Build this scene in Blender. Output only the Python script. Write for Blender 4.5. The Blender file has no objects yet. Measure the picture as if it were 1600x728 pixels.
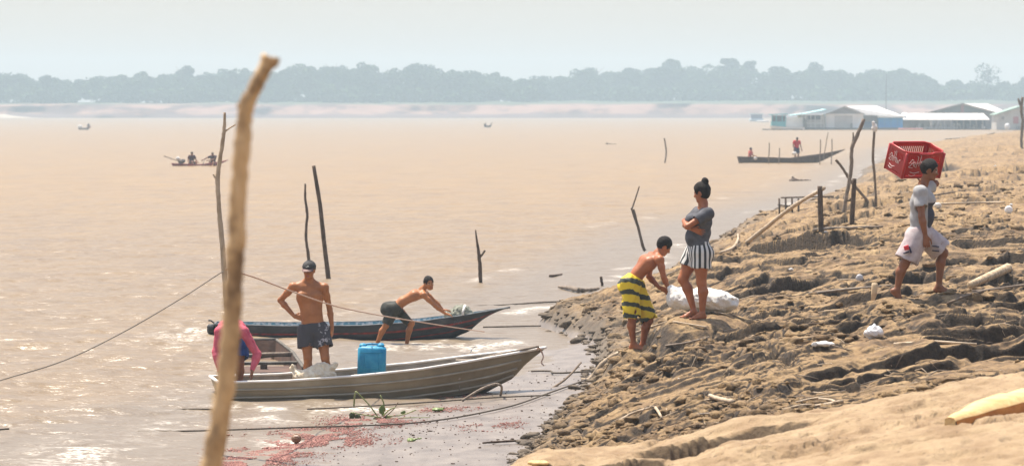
import bpy, math, random
import numpy as np
from mathutils import Vector, Matrix
random.seed(7); RNG = np.random.default_rng(7)
SC = bpy.context.scene; COL = SC.collection
# ------------------------------------------------------------------ camera, world, sun, exposure
HAZE = 0.00066
CAMH = 3.8; FPX = 5000.0; HOR = 170.0
cam_d = bpy.data.cameras.new('camera'); cam = bpy.data.objects.new('camera', cam_d); COL.objects.link(cam)
cam.location = (0, 0, CAMH); cam.rotation_euler = (math.pi/2, 0, 0)
cam_d.sensor_width = 36; cam_d.lens = 36*FPX/1600; cam_d.shift_y = -(364-HOR)/1600
cam_d.clip_start = 0.1; cam_d.clip_end = 8000
cam_d.dof.use_dof = True; cam_d.dof.focus_distance = 41.0; cam_d.dof.aperture_fstop = 4.6
SC.camera = cam
SUN_EL, SUN_AZ = math.radians(68), math.radians(-42)      # azimuth from +Y (away from the camera) towards +X
sd = Vector((math.sin(SUN_AZ)*math.cos(SUN_EL), math.cos(SUN_AZ)*math.cos(SUN_EL), math.sin(SUN_EL)))
W = bpy.data.worlds.new('World'); SC.world = W; W.use_nodes = True
nt = W.node_tree; bg = nt.nodes['Background']
sky = nt.nodes.new('ShaderNodeTexSky'); sky.sky_type = 'NISHITA'; sky.sun_disc = False
sky.sun_elevation = SUN_EL; sky.sun_rotation = SUN_AZ; sky.altitude = 0; sky.air_density = 1.0; sky.dust_density = 1.5; sky.ozone_density = 1.0
mx = nt.nodes.new('ShaderNodeMix'); mx.data_type = 'RGBA'; 
tcw = nt.nodes.new('ShaderNodeTexCoord'); sxw = nt.nodes.new('ShaderNodeSeparateXYZ'); nt.links.new(tcw.outputs['Generated'], sxw.inputs[0])
rw = nt.nodes.new('ShaderNodeValToRGB'); rw.color_ramp.elements[0].position = .10; rw.color_ramp.elements[0].color = (.85, .85, .85, 1); rw.color_ramp.elements[1].position = .50; rw.color_ramp.elements[1].color = (.15, .15, .15, 1)
nt.links.new(sxw.outputs[2], rw.inputs[0]); nt.links.new(rw.outputs[0], mx.inputs[0])
nt.links.new(sky.outputs[0], mx.inputs[6]); mx.inputs[7].default_value = (2.52, 2.17, 1.83, 1); nt.links.new(mx.outputs[2], bg.inputs[0]); bg.inputs[1].default_value = 0.15
sl = bpy.data.lights.new('sun', 'SUN'); sl.energy = 5.0; sl.angle = math.radians(0.6); sl.color = (1.0, 0.92, 0.80)
so = bpy.data.objects.new('sun', sl); COL.objects.link(so); so.rotation_euler = sd.to_track_quat('Z', 'Y').to_euler()
SC.view_settings.view_transform = 'Standard'; SC.view_settings.look = 'None'; SC.view_settings.exposure = 0.92; SC.view_settings.gamma = 1
SC.cycles.volume_bounces = 0; SC.cycles.max_bounces = 6; SC.cycles.volume_step_rate = 1.0

def P(px, py, d): return Vector(((px-800)/FPX*d, d, CAMH-(py-HOR)/FPX*d))
def D0(py, z=0.0): return FPX*(CAMH-z)/(py-HOR)
def G(px, py, z=0.0): return P(px, py, D0(py, z))

# ------------------------------------------------------------------ numpy noise
def _h(ix, iy, s):
    n = (ix.astype(np.int64)*374761393 + iy.astype(np.int64)*668265263 + s*974634777) & 0xffffffff
    n = ((n ^ (n >> 13))*1274126177) & 0xffffffff
    n = n ^ (n >> 16)
    return (n & 0xffffff)/float(0xffffff)*2-1
def vn(x, y, s=0):
    x = np.asarray(x, float); y = np.asarray(y, float)
    x0 = np.floor(x); y0 = np.floor(y); fx = x-x0; fy = y-y0
    fx = fx*fx*fx*(fx*(fx*6-15)+10); fy = fy*fy*fy*(fy*(fy*6-15)+10)
    a = _h(x0, y0, s); b = _h(x0+1, y0, s); c = _h(x0, y0+1, s); d = _h(x0+1, y0+1, s)
    return a+(b-a)*fx+(c-a)*fy+(a-b-c+d)*fx*fy
def fbm(x, y, o=4, s=0, g=0.5):
    t = 0; a = 1; n = 0
    for i in range(o):
        c, q = math.cos(i*1.1), math.sin(i*1.1)
        t = t+a*vn(c*x-q*y+i*17.3, q*x+c*y-i*9.1, s+i); n += a; a *= g; x = x*2.03; y = y*2.03
    return t/n
def worley(x, y, s=0):
    """distance to the nearest cell edge (about 0..0.5) and a random number per cell"""
    x0 = np.floor(x); y0 = np.floor(y); f1 = np.full(x.shape, 9.0); f2 = f1.copy(); idr = np.zeros(x.shape)
    for i in (-1, 0, 1):
        for j in (-1, 0, 1):
            cx, cy = x0+i, y0+j; d = np.hypot(cx+.5+.45*_h(cx, cy, s)-x, cy+.5+.45*_h(cx, cy, s+7)-y); n = d < f1
            f2 = np.where(n, f1, np.minimum(f2, d)); idr = np.where(n, _h(cx, cy, s+13), idr); f1 = np.where(n, d, f1)
    return f2-f1, idr
def sstep(a, b, x):
    t = np.clip((x-a)/(b-a), 0, 1); return t*t*(3-2*t)

# ------------------------------------------------------------------ mesh helpers
def tag(o, label=None, cat=None, group=None, kind=None):
    if label: o['label'] = label
    if cat: o['category'] = cat
    if group: o['group'] = group
    if kind: o['kind'] = kind
    return o
def link(name, me, mats, parent=None, smooth=True):
    o = bpy.data.objects.new(name, me); COL.objects.link(o)
    for m in (mats if isinstance(mats, (list, tuple)) else [mats]): me.materials.append(m)
    if smooth: me.polygons.foreach_set('use_smooth', np.ones(len(me.polygons), bool))
    if parent is not None: o.parent = parent; o.matrix_parent_inverse = Matrix.Identity(4)
    return o
def qmesh(name, V, F, midx=None):
    """fast mesh from arrays; F is (n,3) or (n,4)"""
    V = np.asarray(V, np.float32); F = np.asarray(F, np.int32); k = F.shape[1]
    me = bpy.data.meshes.new(name); me.vertices.add(len(V)); me.vertices.foreach_set('co', V.ravel())
    me.loops.add(F.size); me.loops.foreach_set('vertex_index', F.ravel())
    me.polygons.add(len(F)); me.polygons.foreach_set('loop_start', np.arange(0, F.size, k, dtype=np.int32))
    try: me.polygons.foreach_set('loop_total', np.full(len(F), k, np.int32))
    except Exception: pass
    if midx is not None: me.polygons.foreach_set('material_index', np.asarray(midx, np.int32))
    me.update(calc_edges=True); me.validate()
    return me
def grid_faces(nr, nc):
    i = np.arange((nr-1)*(nc-1)); r = i//(nc-1); c = i % (nc-1); a = r*nc+c
    return np.stack([a, a+1, a+nc+1, a+nc], 1)
def empty(name, loc=(0, 0, 0), rz=0):
    o = bpy.data.objects.new(name, None); COL.objects.link(o); o.location = loc; o.rotation_euler = (0, 0, rz); o.empty_display_size = 0.1
    return o
class MB:
    """collects shapes into one mesh (python lists)"""
    def __init__(s): s.v = []; s.f = []; s.m = []
    def add(s, V, F, m=0):
        b = len(s.v); s.v += [tuple(p) for p in V]; s.f += [tuple(b+i for i in f) for f in F]; s.m += [m]*len(F); return s
    def box(s, c, sz, R=None, m=0, bev=0.0):
        hx, hy, hz = sz[0]/2, sz[1]/2, sz[2]/2; R = R or Matrix.Identity(3); c = Vector(c)
        b = min(bev, hx*.9, hy*.9, hz*.9)
        if b <= 0:
            V = [c+R@Vector((x*hx, y*hy, z*hz)) for z in (-1, 1) for y in (-1, 1) for x in (-1, 1)]
            return s.add(V, [(0, 2, 3, 1), (4, 5, 7, 6), (0, 1, 5, 4), (2, 6, 7, 3), (0, 4, 6, 2), (1, 3, 7, 5)], m)
        rings = []                                              # chamfered box from four octagon-like rings
        def ring(ix, iy, z):
            return [(hx-ix, -hy+iy+b, z), (hx-ix, hy-iy-b, z), (hx-ix-b, hy-iy, z), (-hx+ix+b, hy-iy, z), (-hx+ix, hy-iy-b, z), (-hx+ix, -hy+iy+b, z), (-hx+ix+b, -hy+iy, z), (hx-ix-b, -hy+iy, z)]
        V = []
        for ins, z in ((b*.8, -hz), (0, -hz+b), (0, hz-b), (b*.8, hz)): V += [c+R@Vector(p) for p in ring(ins, ins, z)]
        F = []
        for k in range(3):
            for i in range(8): F.append((k*8+i, k*8+(i+1) % 8, (k+1)*8+(i+1) % 8, (k+1)*8+i))
        F.append(tuple(range(7, -1, -1))); F.append(tuple(range(24, 32)))
        return s.add(V, F, m)
    def tube(s, pts, rad, n=8, m=0, jit=0.0, flat=1.0, cap=True):
        pts = [Vector(p) for p in pts]; k = len(pts)
        if not isinstance(rad, (list, tuple)): rad = [rad]*k
        V = []; up = Vector((0.13, 0.21, 0.97))
        t0 = (pts[1]-pts[0]).normalized(); a = t0.cross(up)
        if a.length < .1: a = t0.cross(Vector((1, 0, 0)))
        a.normalize()
        for i, p in enumerate(pts):
            t = (pts[min(i+1, k-1)]-pts[max(i-1, 0)])
            t = t.normalized() if t.length > 1e-9 else t0
            a = (a-t*a.dot(t)).normalized(); b = t.cross(a)
            for j in range(n):
                w = 2*math.pi*j/n; r = rad[i]*(1+random.uniform(-jit, jit))
                V.append(p+a*math.cos(w)*r+b*math.sin(w)*r*flat)
        F = [(i*n+j, i*n+(j+1) % n, (i+1)*n+(j+1) % n, (i+1)*n+j) for i in range(k-1) for j in range(n)]
        if cap: F.append(tuple(range(n-1, -1, -1))); F.append(tuple(range((k-1)*n, k*n)))
        return s.add(V, F, m)
    def sheet(s, rows, m=0, close=False):
        nc = len(rows[0]); V = [p for r in rows for p in r]; F = []
        for i in range(len(rows)-1):
            for j in range(nc-1+(1 if close else 0)): F.append((i*nc+j, i*nc+(j+1) % nc, (i+1)*nc+(j+1) % nc, (i+1)*nc+j))
        return s.add(V, F, m)
    def build(s, name, mats, parent=None, smooth=True, origin=None, sharp=None):
        off = Vector(origin) if origin is not None else Vector((0, 0, 0))
        me = bpy.data.meshes.new(name); me.from_pydata([Vector(v)-off for v in s.v], [], s.f); me.polygons.foreach_set('material_index', s.m); me.update()
        o = link(name, me, mats, parent, smooth)
        if origin is not None: o.location = off
        if sharp is not None:
            try: me.set_sharp_from_angle(angle=math.radians(sharp))
            except Exception: pass
        return o
def smooth_path(pts, n=8, rad=None):
    """Catmull-Rom through points"""
    p = [Vector(q) for q in pts]; p = [p[0]*2-p[1]]+p+[p[-1]*2-p[-2]]; out = []; ro = []
    for i in range(1, len(p)-2):
        for j in range(n):
            t = j/n; a, b, c, d = p[i-1], p[i], p[i+1], p[i+2]
            out.append(0.5*((2*b)+(c-a)*t+(2*a-5*b+4*c-d)*t*t+(3*b-a-3*c+d)*t*t*t))
            if rad: ro.append(rad[i-1]*(1-t)+rad[i]*t)
    out.append(p[-2])
    if rad: ro.append(rad[-1]); return out, ro
    return out

# ------------------------------------------------------------------ materials
def M(name, c, rough=0.7, c2=None, scale=8.0, bump=0.0, bscale=None, metal=0.0, spec=0.5, detail=5.0, stretch=(1, 1, 1), sss=0.0, coat=0.0, tr=0.0, lo=.35, hi=.65):
    m = bpy.data.materials.new(name); m.use_nodes = True; n = m.node_tree.nodes; L = m.node_tree.links; b = n['Principled BSDF']
    b.inputs['Base Color'].default_value = (*c, 1); b.inputs['Roughness'].default_value = rough; b.inputs['Metallic'].default_value = metal
    b.inputs['Specular IOR Level'].default_value = spec; b.inputs['Coat Weight'].default_value = coat; b.inputs['Transmission Weight'].default_value = tr
    if sss: b.inputs['Subsurface Weight'].default_value = sss; b.inputs['Subsurface Radius'].default_value = (.02, .008, .004)
    if c2 or bump:
        tc = n.new('ShaderNodeTexCoord'); mp = n.new('ShaderNodeMapping'); mp.inputs['Scale'].default_value = stretch
        L.new(tc.outputs['Object'], mp.inputs[0])
    if c2:
        t = n.new('ShaderNodeTexNoise'); t.inputs['Scale'].default_value = scale; t.inputs['Detail'].default_value = detail
        L.new(mp.outputs[0], t.inputs['Vector']); r = n.new('ShaderNodeValToRGB')
        r.color_ramp.elements[0].position = lo; r.color_ramp.elements[1].position = hi
        r.color_ramp.elements[0].color = (*c, 1); r.color_ramp.elements[1].color = (*c2, 1)
        L.new(t.outputs[0], r.inputs[0]); L.new(r.outputs[0], b.inputs['Base Color'])
    if bump:
        t2 = n.new('ShaderNodeTexNoise'); t2.inputs['Scale'].default_value = bscale or scale*3; t2.inputs['Detail'].default_value = 6
        L.new(mp.outputs[0], t2.inputs['Vector']); bp = n.new('ShaderNodeBump'); bp.inputs['Strength'].default_value = bump; bp.inputs['Distance'].default_value = 0.02
        L.new(t2.outputs[0], bp.inputs['Height']); L.new(bp.outputs[0], b.inputs['Normal'])
    return m
class NT:
    def __init__(s, name):
        s.m = bpy.data.materials.new(name); s.m.use_nodes = True; s.t = s.m.node_tree; s.b = s.t.nodes['Principled BSDF']; s.out = s.t.nodes['Material Output']
        s.tc = s.t.nodes.new('ShaderNodeTexCoord')
    def node(s, k, **a):
        n = s.t.nodes.new(k)
        for q, v in a.items(): setattr(n, q, v)
        return n
    def l(s, a, b): s.t.links.new(a, b)
    def noise(s, scale, stretch=(1, 1, 1), detail=5, rough=.55, src='Object', dist=0):
        mp = s.node('ShaderNodeMapping'); mp.inputs['Scale'].default_value = stretch; s.l(s.tc.outputs[src], mp.inputs[0])
        t = s.node('ShaderNodeTexNoise'); t.inputs['Scale'].default_value = scale; t.inputs['Detail'].default_value = detail; t.inputs['Roughness'].default_value = rough; t.inputs['Distortion'].default_value = dist
        s.l(mp.outputs[0], t.inputs['Vector']); return t.outputs[0]
    def ramp(s, src, stops, interp='LINEAR'):
        r = s.node('ShaderNodeValToRGB'); r.color_ramp.interpolation = interp; e = r.color_ramp.elements
        while len(e) < len(stops): e.new(.5)
        for q, (p, c) in zip(e, stops): q.position = p; q.color = (c, c, c, 1) if isinstance(c, (int, float)) else (*c, 1)
        s.l(src, r.inputs[0]); return r.outputs[0]
    def mix(s, f, a, b, mode='MIX'):
        n = s.node('ShaderNodeMix', data_type='RGBA', blend_type=mode)
        for i, v in ((0, f), (6, a), (7, b)):
            if isinstance(v, (int, float)): n.inputs[i].default_value = v if i == 0 else (v, v, v, 1)
            elif isinstance(v, tuple): n.inputs[i].default_value = (*v, 1)
            else: s.l(v, n.inputs[i])
        return n.outputs[2]
    def math(s, op, a, b=0.0):
        n = s.node('ShaderNodeMath', operation=op)
        for i, v in ((0, a), (1, b)):
            if isinstance(v, (int, float)): n.inputs[i].default_value = v
            else: s.l(v, n.inputs[i])
        return n.outputs[0]
    def attr(s, name): a = s.node('ShaderNodeAttribute'); a.attribute_name = name; return a.outputs['Fac']
    def bump(s, h, st=.5, dist=.02, nrm=None):
        b = s.node('ShaderNodeBump'); b.inputs['Strength'].default_value = st; b.inputs['Distance'].default_value = dist; s.l(h, b.inputs['Height'])
        if nrm is not None: s.l(nrm, b.inputs['Normal'])
        return b.outputs[0]
    def set(s, key, v):
        i = s.b.inputs[key]
        if isinstance(v, (int, float)): i.default_value = v
        elif isinstance(v, tuple): i.default_value = (*v, 1)
        else: s.l(v, i)

# ------------------------------------------------------------------ the bank's shape
_XY = [-40, -5, 6, 14, 20, 26, 31, 34, 36.5, 39, 41, 45, 48, 51, 52.5, 54, 56, 57.5, 59, 61, 65, 73, 80, 90, 100, 115, 130, 146, 187, 240, 300, 365, 440, 600, 900, 1400]
_XS = [-20, -10, -5, -2.2, -1.2, -.55, -.15, .1, .36, .62, .9, 1.16, 1.3, 1.35, 1.2, .9, .5, .7, 1.3, 1.95, 2.6, 3.6, 4.5, 5.6, 6.8, 9.4, 12.2, 14.8, 20.5, 28, 36, 50, 66, 128, 260, 500]
_FY = [-40, 20, 30, 34, 38, 42, 44, 46, 50, 52, 53, 1400]
_FW = [14, 6, 4.0, 3.1, 2.6, 1.7, 1.4, 1.2, .8, .35, 0, 0]
_BU = [-80, -1.2, 0, .12, .35, .8, 1.5, 2.4, 4.4, 8, 20, 60, 400]
_BZ = [-3, -.45, .0, .16, .36, .5, .78, 1.08, 1.42, 1.62, 1.9, 2.5, 3.0]
SCARPS = [(2.3, 3.6, 38.9, 38.6, .34, 1.0), (4.7, 6.9, 40.0, 43.5, .26, 1.2), (3.7, 5.6, 32.3, 33.4, .26, 1.0), (3.6, 5.2, 42.6, 41.8, .2, 1.0),
          (4.3, 6.5, 59.5, 58, .24, 1.6), (16.5, 22, 150, 160, .8, 6), (14, 19, 106, 112, .4, 4), (10, 11.8, 104, 108, .8, 4), (.9, 2.5, 24.6, 25.1, .16, .6),
          (.1, 1.2, 23.6, 23.9, .14, .5), (1.2, 2.6, 35.6, 35.2, .18, .8), (2.6, 4.4, 36.4, 36.9, .14, .8), (2.9, 5.1, 49, 50.5, .2, 1.4), (5.8, 8.6, 70, 74, .25, 2), (8, 13, 84, 88, .3, 3), (1.7, 3.2, 46, 45, .22, 1.2)]
def _pad(px, py, d, R_): return ((px-800)/5000*d, d, R_, 3.8-(py-170)/5000*d)
PADS = [_pad(1080, 499, 40.0, .5), _pad(1096, 503, 39.85, .3), _pad(1100, 489, 40.8, .65), _pad(992, 545, 40.95, .28), _pad(1006, 545, 41.1, .3), _pad(1403, 466, 38.4, .35), _pad(1475, 458, 38.6, .35)]
_r = random.Random(3)
for _k in range(45):
    _y = 1/_r.uniform(1/330, 1/100); _x = float(np.interp(_y, [100, 146, 187, 240, 300, 365], [6.8, 14.8, 20.5, 28, 36, 50]))+_r.uniform(.5, 14)*_y/120; _l = _r.uniform(1.5, 5)*_y/120
    SCARPS.append((_x, _x+_l, _y, _y+_r.uniform(-2, 3), _r.uniform(.25, .55)*(_y/150)**.5, _r.uniform(2, 6)))
for _k in range(95):
    _y = 1/_r.uniform(1/120, 1/30.5); _x = float(_r.uniform(1.2, 8.5)*(_y/45)**.9+max(0, _y-60)*.07); _l = _r.uniform(.5, 1.6)*(_y/40)
    SCARPS.append((_x, _x+_l, _y, _y+_r.uniform(-.6, .8)*_y/45, _r.uniform(.07, .24)*(_y/50)**.5, _r.uniform(.4, 1.1)*_y/45))
def bank(x, y):
    """returns height z, u (distance inland from the mound's foot) and w (wetness) at world x, y"""
    x = np.asarray(x, float); y = np.asarray(y, float)
    sc = np.clip(y/45, .6, 4)
    xs = np.interp(y, _XY, _XS)+.22*sc*fbm(x*.7/sc, y*.9/sc, 3, 11)
    u = x-xs; fw = np.interp(y, _FY, _FW)
    far = np.clip(1-(y-60)/500, .35, 1)
    z = np.interp(u/np.maximum(1, sc*.7), _BU, _BZ)
    under = z.copy()
    # flat wet apron between the mound and the water
    apr = .012+.05*sstep(-1, 0, u/np.maximum(fw, .01))
    dw = u+fw+.25*fbm(x*1.1, y*.6, 3, 31)                          # > 0 on the apron
    flat = np.where(dw > 0, apr*sstep(0, .5, dw), -.01+dw*.06)
    z = np.where(fw > .01, np.where(u < 0, np.maximum(flat, -.9), np.maximum(z, .05)), z)
    land = sstep(0, .5, u)
    ye_ = y+.5*fbm(x*.5, x*0+2, 2, 13); z = z+land*(.20*sstep(26.9, 25.7, ye_)+.05*sstep(25.6, 22, ye_)+.34*np.exp(-((u-.8)/.6)**2)*sstep(27.5, 24.8, y))
    z = z+land*sstep(20, 9, y)*.35
    near_smooth = 1-.6*sstep(29, 24, y)
    # slumped ledges
    n1 = fbm(x*.34/np.sqrt(sc), y*.40/np.sqrt(sc), 4, 3, .48)+.07*vn(x*1.8, y*2.2, 77)
    q = n1*4.2+.38*fbm(x*2, y*2.2, 3, 5); fl = np.floor(q); fr = q-fl
    ter = (fl+sstep(.80, .98, fr))/6
    z = z+land*(ter*.34*near_smooth*sstep(.1, 1.0, u))
    shp = z.shape; z = z.ravel().copy(); xf_ = np.broadcast_to(x, shp).ravel(); yf_ = np.broadcast_to(y, shp).ravel(); lf = np.broadcast_to(land, shp).ravel()
    for (xa, xb, ya, yb, h, bk) in SCARPS:
        ix = np.nonzero((xf_ > xa-.1) & (xf_ < xb+.1) & (yf_ > min(ya, yb)-5*bk-.03*ya) & (yf_ < max(ya, yb)+4+.03*ya))[0]
        if not len(ix): continue
        X_ = xf_[ix]; Y_ = yf_[ix]; t_ = (X_-xa)/(xb-xa); fq = 40/max(40, ya); dy = Y_-(ya+(yb-ya)*t_+.5*(Y_/40)*fbm(X_*1.3*fq, X_*0+ya, 3, 17))
        wx = sstep(-.02, .12, t_)*sstep(1.02, .88, t_)*(.75+.5*vn(X_*2.2*fq, X_*0+yb, 19))
        z[ix] += lf[ix]*wx*h*(-np.exp(np.minimum(dy, 0)/bk)*sstep(.03, -.03, dy)+.35*np.exp(-np.maximum(dy, 0)/.8)*sstep(-.02, .02, dy))
    z = z.reshape(shp)
    # clods and lumps
    mask = .18+.82*sstep(-.1, .35, fbm(x*.55, y*.3, 3, 41))
    mask = np.clip(mask+.9*sstep(1.6, .3, u)*(u > 0), 0, 1)*near_smooth
    r1 = 1-np.abs(fbm(x*1.9, y*2.6, 4, 51, .55))*2.4
    r2 = 1-np.abs(fbm(x*5.0, y*5.2, 2, 61, .55))*2.4
    lod = np.clip(1.4-y/160, .25, 1)
    z = z+land*lod*(mask*(.036*r1+.026*r2)+.014*fbm(x*9, y*7, 2, 71)*(1-.5*sstep(29, 24, y)))
    # pits
    wx_ = x+.18*fbm(x*2.5, y*2.5, 2, 101); wy_ = y+.18*fbm(x*2.5+9, y*2.5, 2, 102)
    e1, h1 = worley(wx_*1.5/np.sqrt(sc), wy_*2.1/np.sqrt(sc), 5); e2, h2 = worley(wx_*4.2/np.sqrt(sc), wy_*5.2/np.sqrt(sc), 9)
    pm = sstep(-.12, .22, fbm(x*.4, y*.35, 3, 43))*near_smooth; pm2 = sstep(-.05, .3, fbm(x*.8, y*.6, 3, 47))*near_smooth
    z = z+land*sstep(.1, .6, u)*(pm*(.050*h1-.055*sstep(.16, .02, e1))+pm2*(.020*h2-.026*sstep(.2, .03, e2)))
    pit = sstep(.30, .5, fbm(x*1.0, y*1.4, 3, 91))*mask
    z = z-land*pit*.10
    z = z+sstep(.0, .02, z)*(1-land)*.004*fbm(x*6, y*5, 3, 95)
    for (px_, py_, R_, zp) in PADS:
        dd = ((x-px_)/R_)**2+((y-py_)/(R_*1.5))**2; w_ = np.exp(-dd*dd); z = z*(1-w_)+(zp+.012*r2)*w_
    wet = np.clip(1-sstep(.10, .62, z-.10*r1+.1*fbm(x*1.5, y*1.5, 2, 88)), 0, 1)
    return z, u, wet
def gz(x, y): return float(bank(np.array([x]), np.array([y]))[0][0])
def gpt(px, py, d0=None):
    """first point of the bank hit by the photo ray through px, py (or fixed distance)"""
    ds = np.concatenate([np.arange(20, 90, .05), np.arange(90, 600, .5)])
    x = (px-800)/FPX*ds; zr = CAMH-(py-HOR)/FPX*ds; zt = np.maximum(bank(x, ds)[0], 0)
    k = np.argmax(zr <= zt)
    if d0: k = int(np.argmin(abs(ds-d0)))
    return Vector((x[k], ds[k], zt[k]))

# ------------------------------------------------------------------ ground
mud = NT('river_mud')
n_big = mud.noise(.55, (1, .6, 1), 4); n_mid = mud.noise(3.2, (1, .6, 1), 6, .62); n_fine = mud.noise(22, (1, .8, 1), 5, .7)
dry = mud.ramp(n_mid, [(.32, (.066, .038, .016)), (.44, (.15, .088, .038)), (.56, (.255, .16, .071)), (.70, (.36, .245, .118))])
dry = mud.mix(mud.ramp(n_big, [(.42, 0.0), (.62, .75)]), dry, mud.ramp(n_fine, [(.35, (.17, .098, .041)), (.65, (.33, .218, .097))]))
dry = mud.mix(mud.ramp(n_fine, [(.34, .85), (.47, 0.0)]), dry, (.04, .026, .013))
wetc = mud.ramp(n_mid, [(.3, (.13, .10, .075)), (.55, (.20, .16, .125)), (.75, (.25, .205, .16))])
wetc = mud.mix(mud.attr('gloss'), mud.ramp(n_mid, [(.3, (.06, .043, .028)), (.55, (.12, .09, .06)), (.75, (.17, .13, .09))]), wetc); wetc = mud.mix(mud.ramp(n_fine, [(.3, .5), (.42, 0.0)]), wetc, (.05, .036, .026))
wa = mud.attr('wet'); dry = mud.mix(mud.attr('shade_tone'), dry, mud.mix(mud.ramp(n_fine, [(.35, 0.0), (.65, 1.0)]), (.020, .013, .008), (.066, .042, .023)))  # near-black mix: painted shade on steep faces, random tone on clods
sandc = mud.mix(mud.ramp(n_fine, [(.30, .8), (.42, 0.0)]), mud.ramp(n_mid, [(.32, (.24, .15, .075)), (.6, (.37, .26, .145))]), (.12, .07, .035)); dry = mud.mix(mud.attr('sand'), dry, sandc)
mud.set('Base Color', mud.mix(wa, dry, wetc))
mud.set('Roughness', mud.ramp(mud.attr('gloss'), [(0, .9), (.5, .6), (1, .36)])); mud.set('Specular IOR Level', .45)
bn = mud.bump(mud.math('MULTIPLY', mud.noise(14, (1, .7, 1), 8, .7), mud.ramp(wa, [(0, 1.0), (1, .35)])), .9, .05)
mud.set('Normal', bn)
nc_, = (900,)
ys = np.concatenate([np.linspace(-30, 17, 60), np.linspace(17.2, 26, 260), 1/np.linspace(1/26.02, 1/60, 1750), 1/np.linspace(1/60.1, 1/480, 420), np.linspace(490, 1250, 60)])
t = np.linspace(0, 1, nc_)
tx0, tx1 = (330-800)/FPX, (1700-800)/FPX
# columns denser where the bank shows
tm_ = np.where(t < .93, (t/.93)**.85, 1+(t-.93)/.07*.75)
X = ys[:, None]*(tx0+(tx1-tx0)*tm_[None, :]); wd = np.interp(ys, [-30, 17, 20, 40], [9, 2.2, 1.2, .4])
X = X+(t[None, :]-.5)*2*wd[:, None]; Yg = np.repeat(ys[:, None], nc_, 1)
Z, U, WT = bank(X, Yg)
me = qmesh('river_bank', np.stack([X, Yg, Z], -1).reshape(-1, 3), grid_faces(len(ys), nc_))
a = me.attributes.new('wet', 'FLOAT', 'POINT'); a.data.foreach_set('value', WT.ravel().astype(np.float32))
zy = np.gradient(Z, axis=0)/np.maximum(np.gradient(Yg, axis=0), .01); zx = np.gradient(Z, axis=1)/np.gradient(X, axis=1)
STEEP_SHADE = sstep(.42, 1.15, np.sqrt(zy**2+zx**2*.6))*(U > .05)             # shade of the steep faces, put into the mud colour
a = me.attributes.new('sand', 'FLOAT', 'POINT'); a.data.foreach_set('value', (sstep(27.2, 25.8, Yg+.8*fbm(X*.6, Yg*.8, 3, 15))*.95*(1-.7*np.clip(sstep(.5, 1.3, np.sqrt(zy**2+zx**2*.6)), 0, 1))).ravel().astype(np.float32))
a = me.attributes.new('gloss', 'FLOAT', 'POINT'); a.data.foreach_set('value', (sstep(.13, .06, Z)*sstep(.35, .0, U)).ravel().astype(np.float32))
a = me.attributes.new('shade_tone', 'FLOAT', 'POINT'); a.data.foreach_set('value', STEEP_SHADE.ravel().astype(np.float32))
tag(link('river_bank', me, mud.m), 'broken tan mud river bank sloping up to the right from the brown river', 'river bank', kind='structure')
# the bed and land under and around everything
bed = MB(); bed.add([(-1500, -250, -3.4), (1500, -250, -3.4), (1500, 2300, -3.4), (-1500, 2300, -3.4)], [(0, 1, 2, 3)])
tag(bed.build('riverbed', M('bed_mud', (.25, .18, .12), .9, (.3, .22, .15), .2)), 'muddy bed below the brown river', 'riverbed', kind='structure')

# ------------------------------------------------------------------ water
wm = NT('muddy_water')
wn = wm.noise(.05, (1, 3, 1), 4); wn2 = wm.noise(1.2, (.35, 1.1, 1), 4)
wcol = wm.mix(wm.ramp(wn, [(.35, 0.0), (.65, 1.0)]), (.272, .168, .062), (.25, .155, .060))
wcol = wm.mix(wm.ramp(wn2, [(.40, .6), (.56, 0.0)]), wcol, (.18, .12, .068))  # darker streaks: ripple shading put into the water colour
sh = wm.attr('shallow'); wcol = wm.mix(sh, wcol, (.18, .137, .092))
foam_n = wm.noise(16, (.6, 1, 1), 6, .7)
fo = wm.math('MULTIPLY', wm.attr('foam'), wm.ramp(foam_n, [(.46, 0.0), (.60, 1.0)]))
wm.set('Base Color', wm.mix(fo, wcol, (.80, .74, .64)))
wm.set('Roughness', wm.mix(fo, .33, .6)); wm.set('IOR', 1.33)
b1 = wm.bump(wm.noise(2.6, (.40, 1.25, 1), 5, .6), .62, .14); b2 = wm.bump(wm.noise(11, (.5, 1.1, 1), 4, .6), .45, .03, b1)
wm.set('Normal', b2)
nc_ = 800
yw = np.concatenate([np.linspace(-40, 28, 30), 1/np.linspace(1/28.5, 1/1330, 1500)])
t = np.linspace(-1, 1, nc_); X = t[None, :]*(yw[:, None]*.215+1.2)+0*yw[:, None]; X = X*np.interp(yw, [-40, 0, 28], [30, 20, 1])[:, None]; Yw = np.repeat(yw[:, None], nc_, 1)
fade = lambda a_, b_: sstep(b_, a_, Yw)
xs_ = np.interp(Yw, _XY, _XS)-np.interp(Yw, _FY, _FW); du = xs_-X                         # distance off the shore
calm = .4+.6*sstep(.1, 6, du)
wz = .050*fbm(X*.55+3, Yw*.75, 3, 201)*fade(150, 700)+.075*(1-np.abs(fbm(X*.28, Yw*.5, 3, 207)*2))*fade(150, 900)*.6
wz = wz+.045*(1-np.abs(fbm(X*1.3, Yw*2.1, 3, 211)*2))*fade(60, 200)+.012*fbm(X*4, Yw*6, 3, 221)*fade(40, 80)
wz = wz*calm-.012
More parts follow.
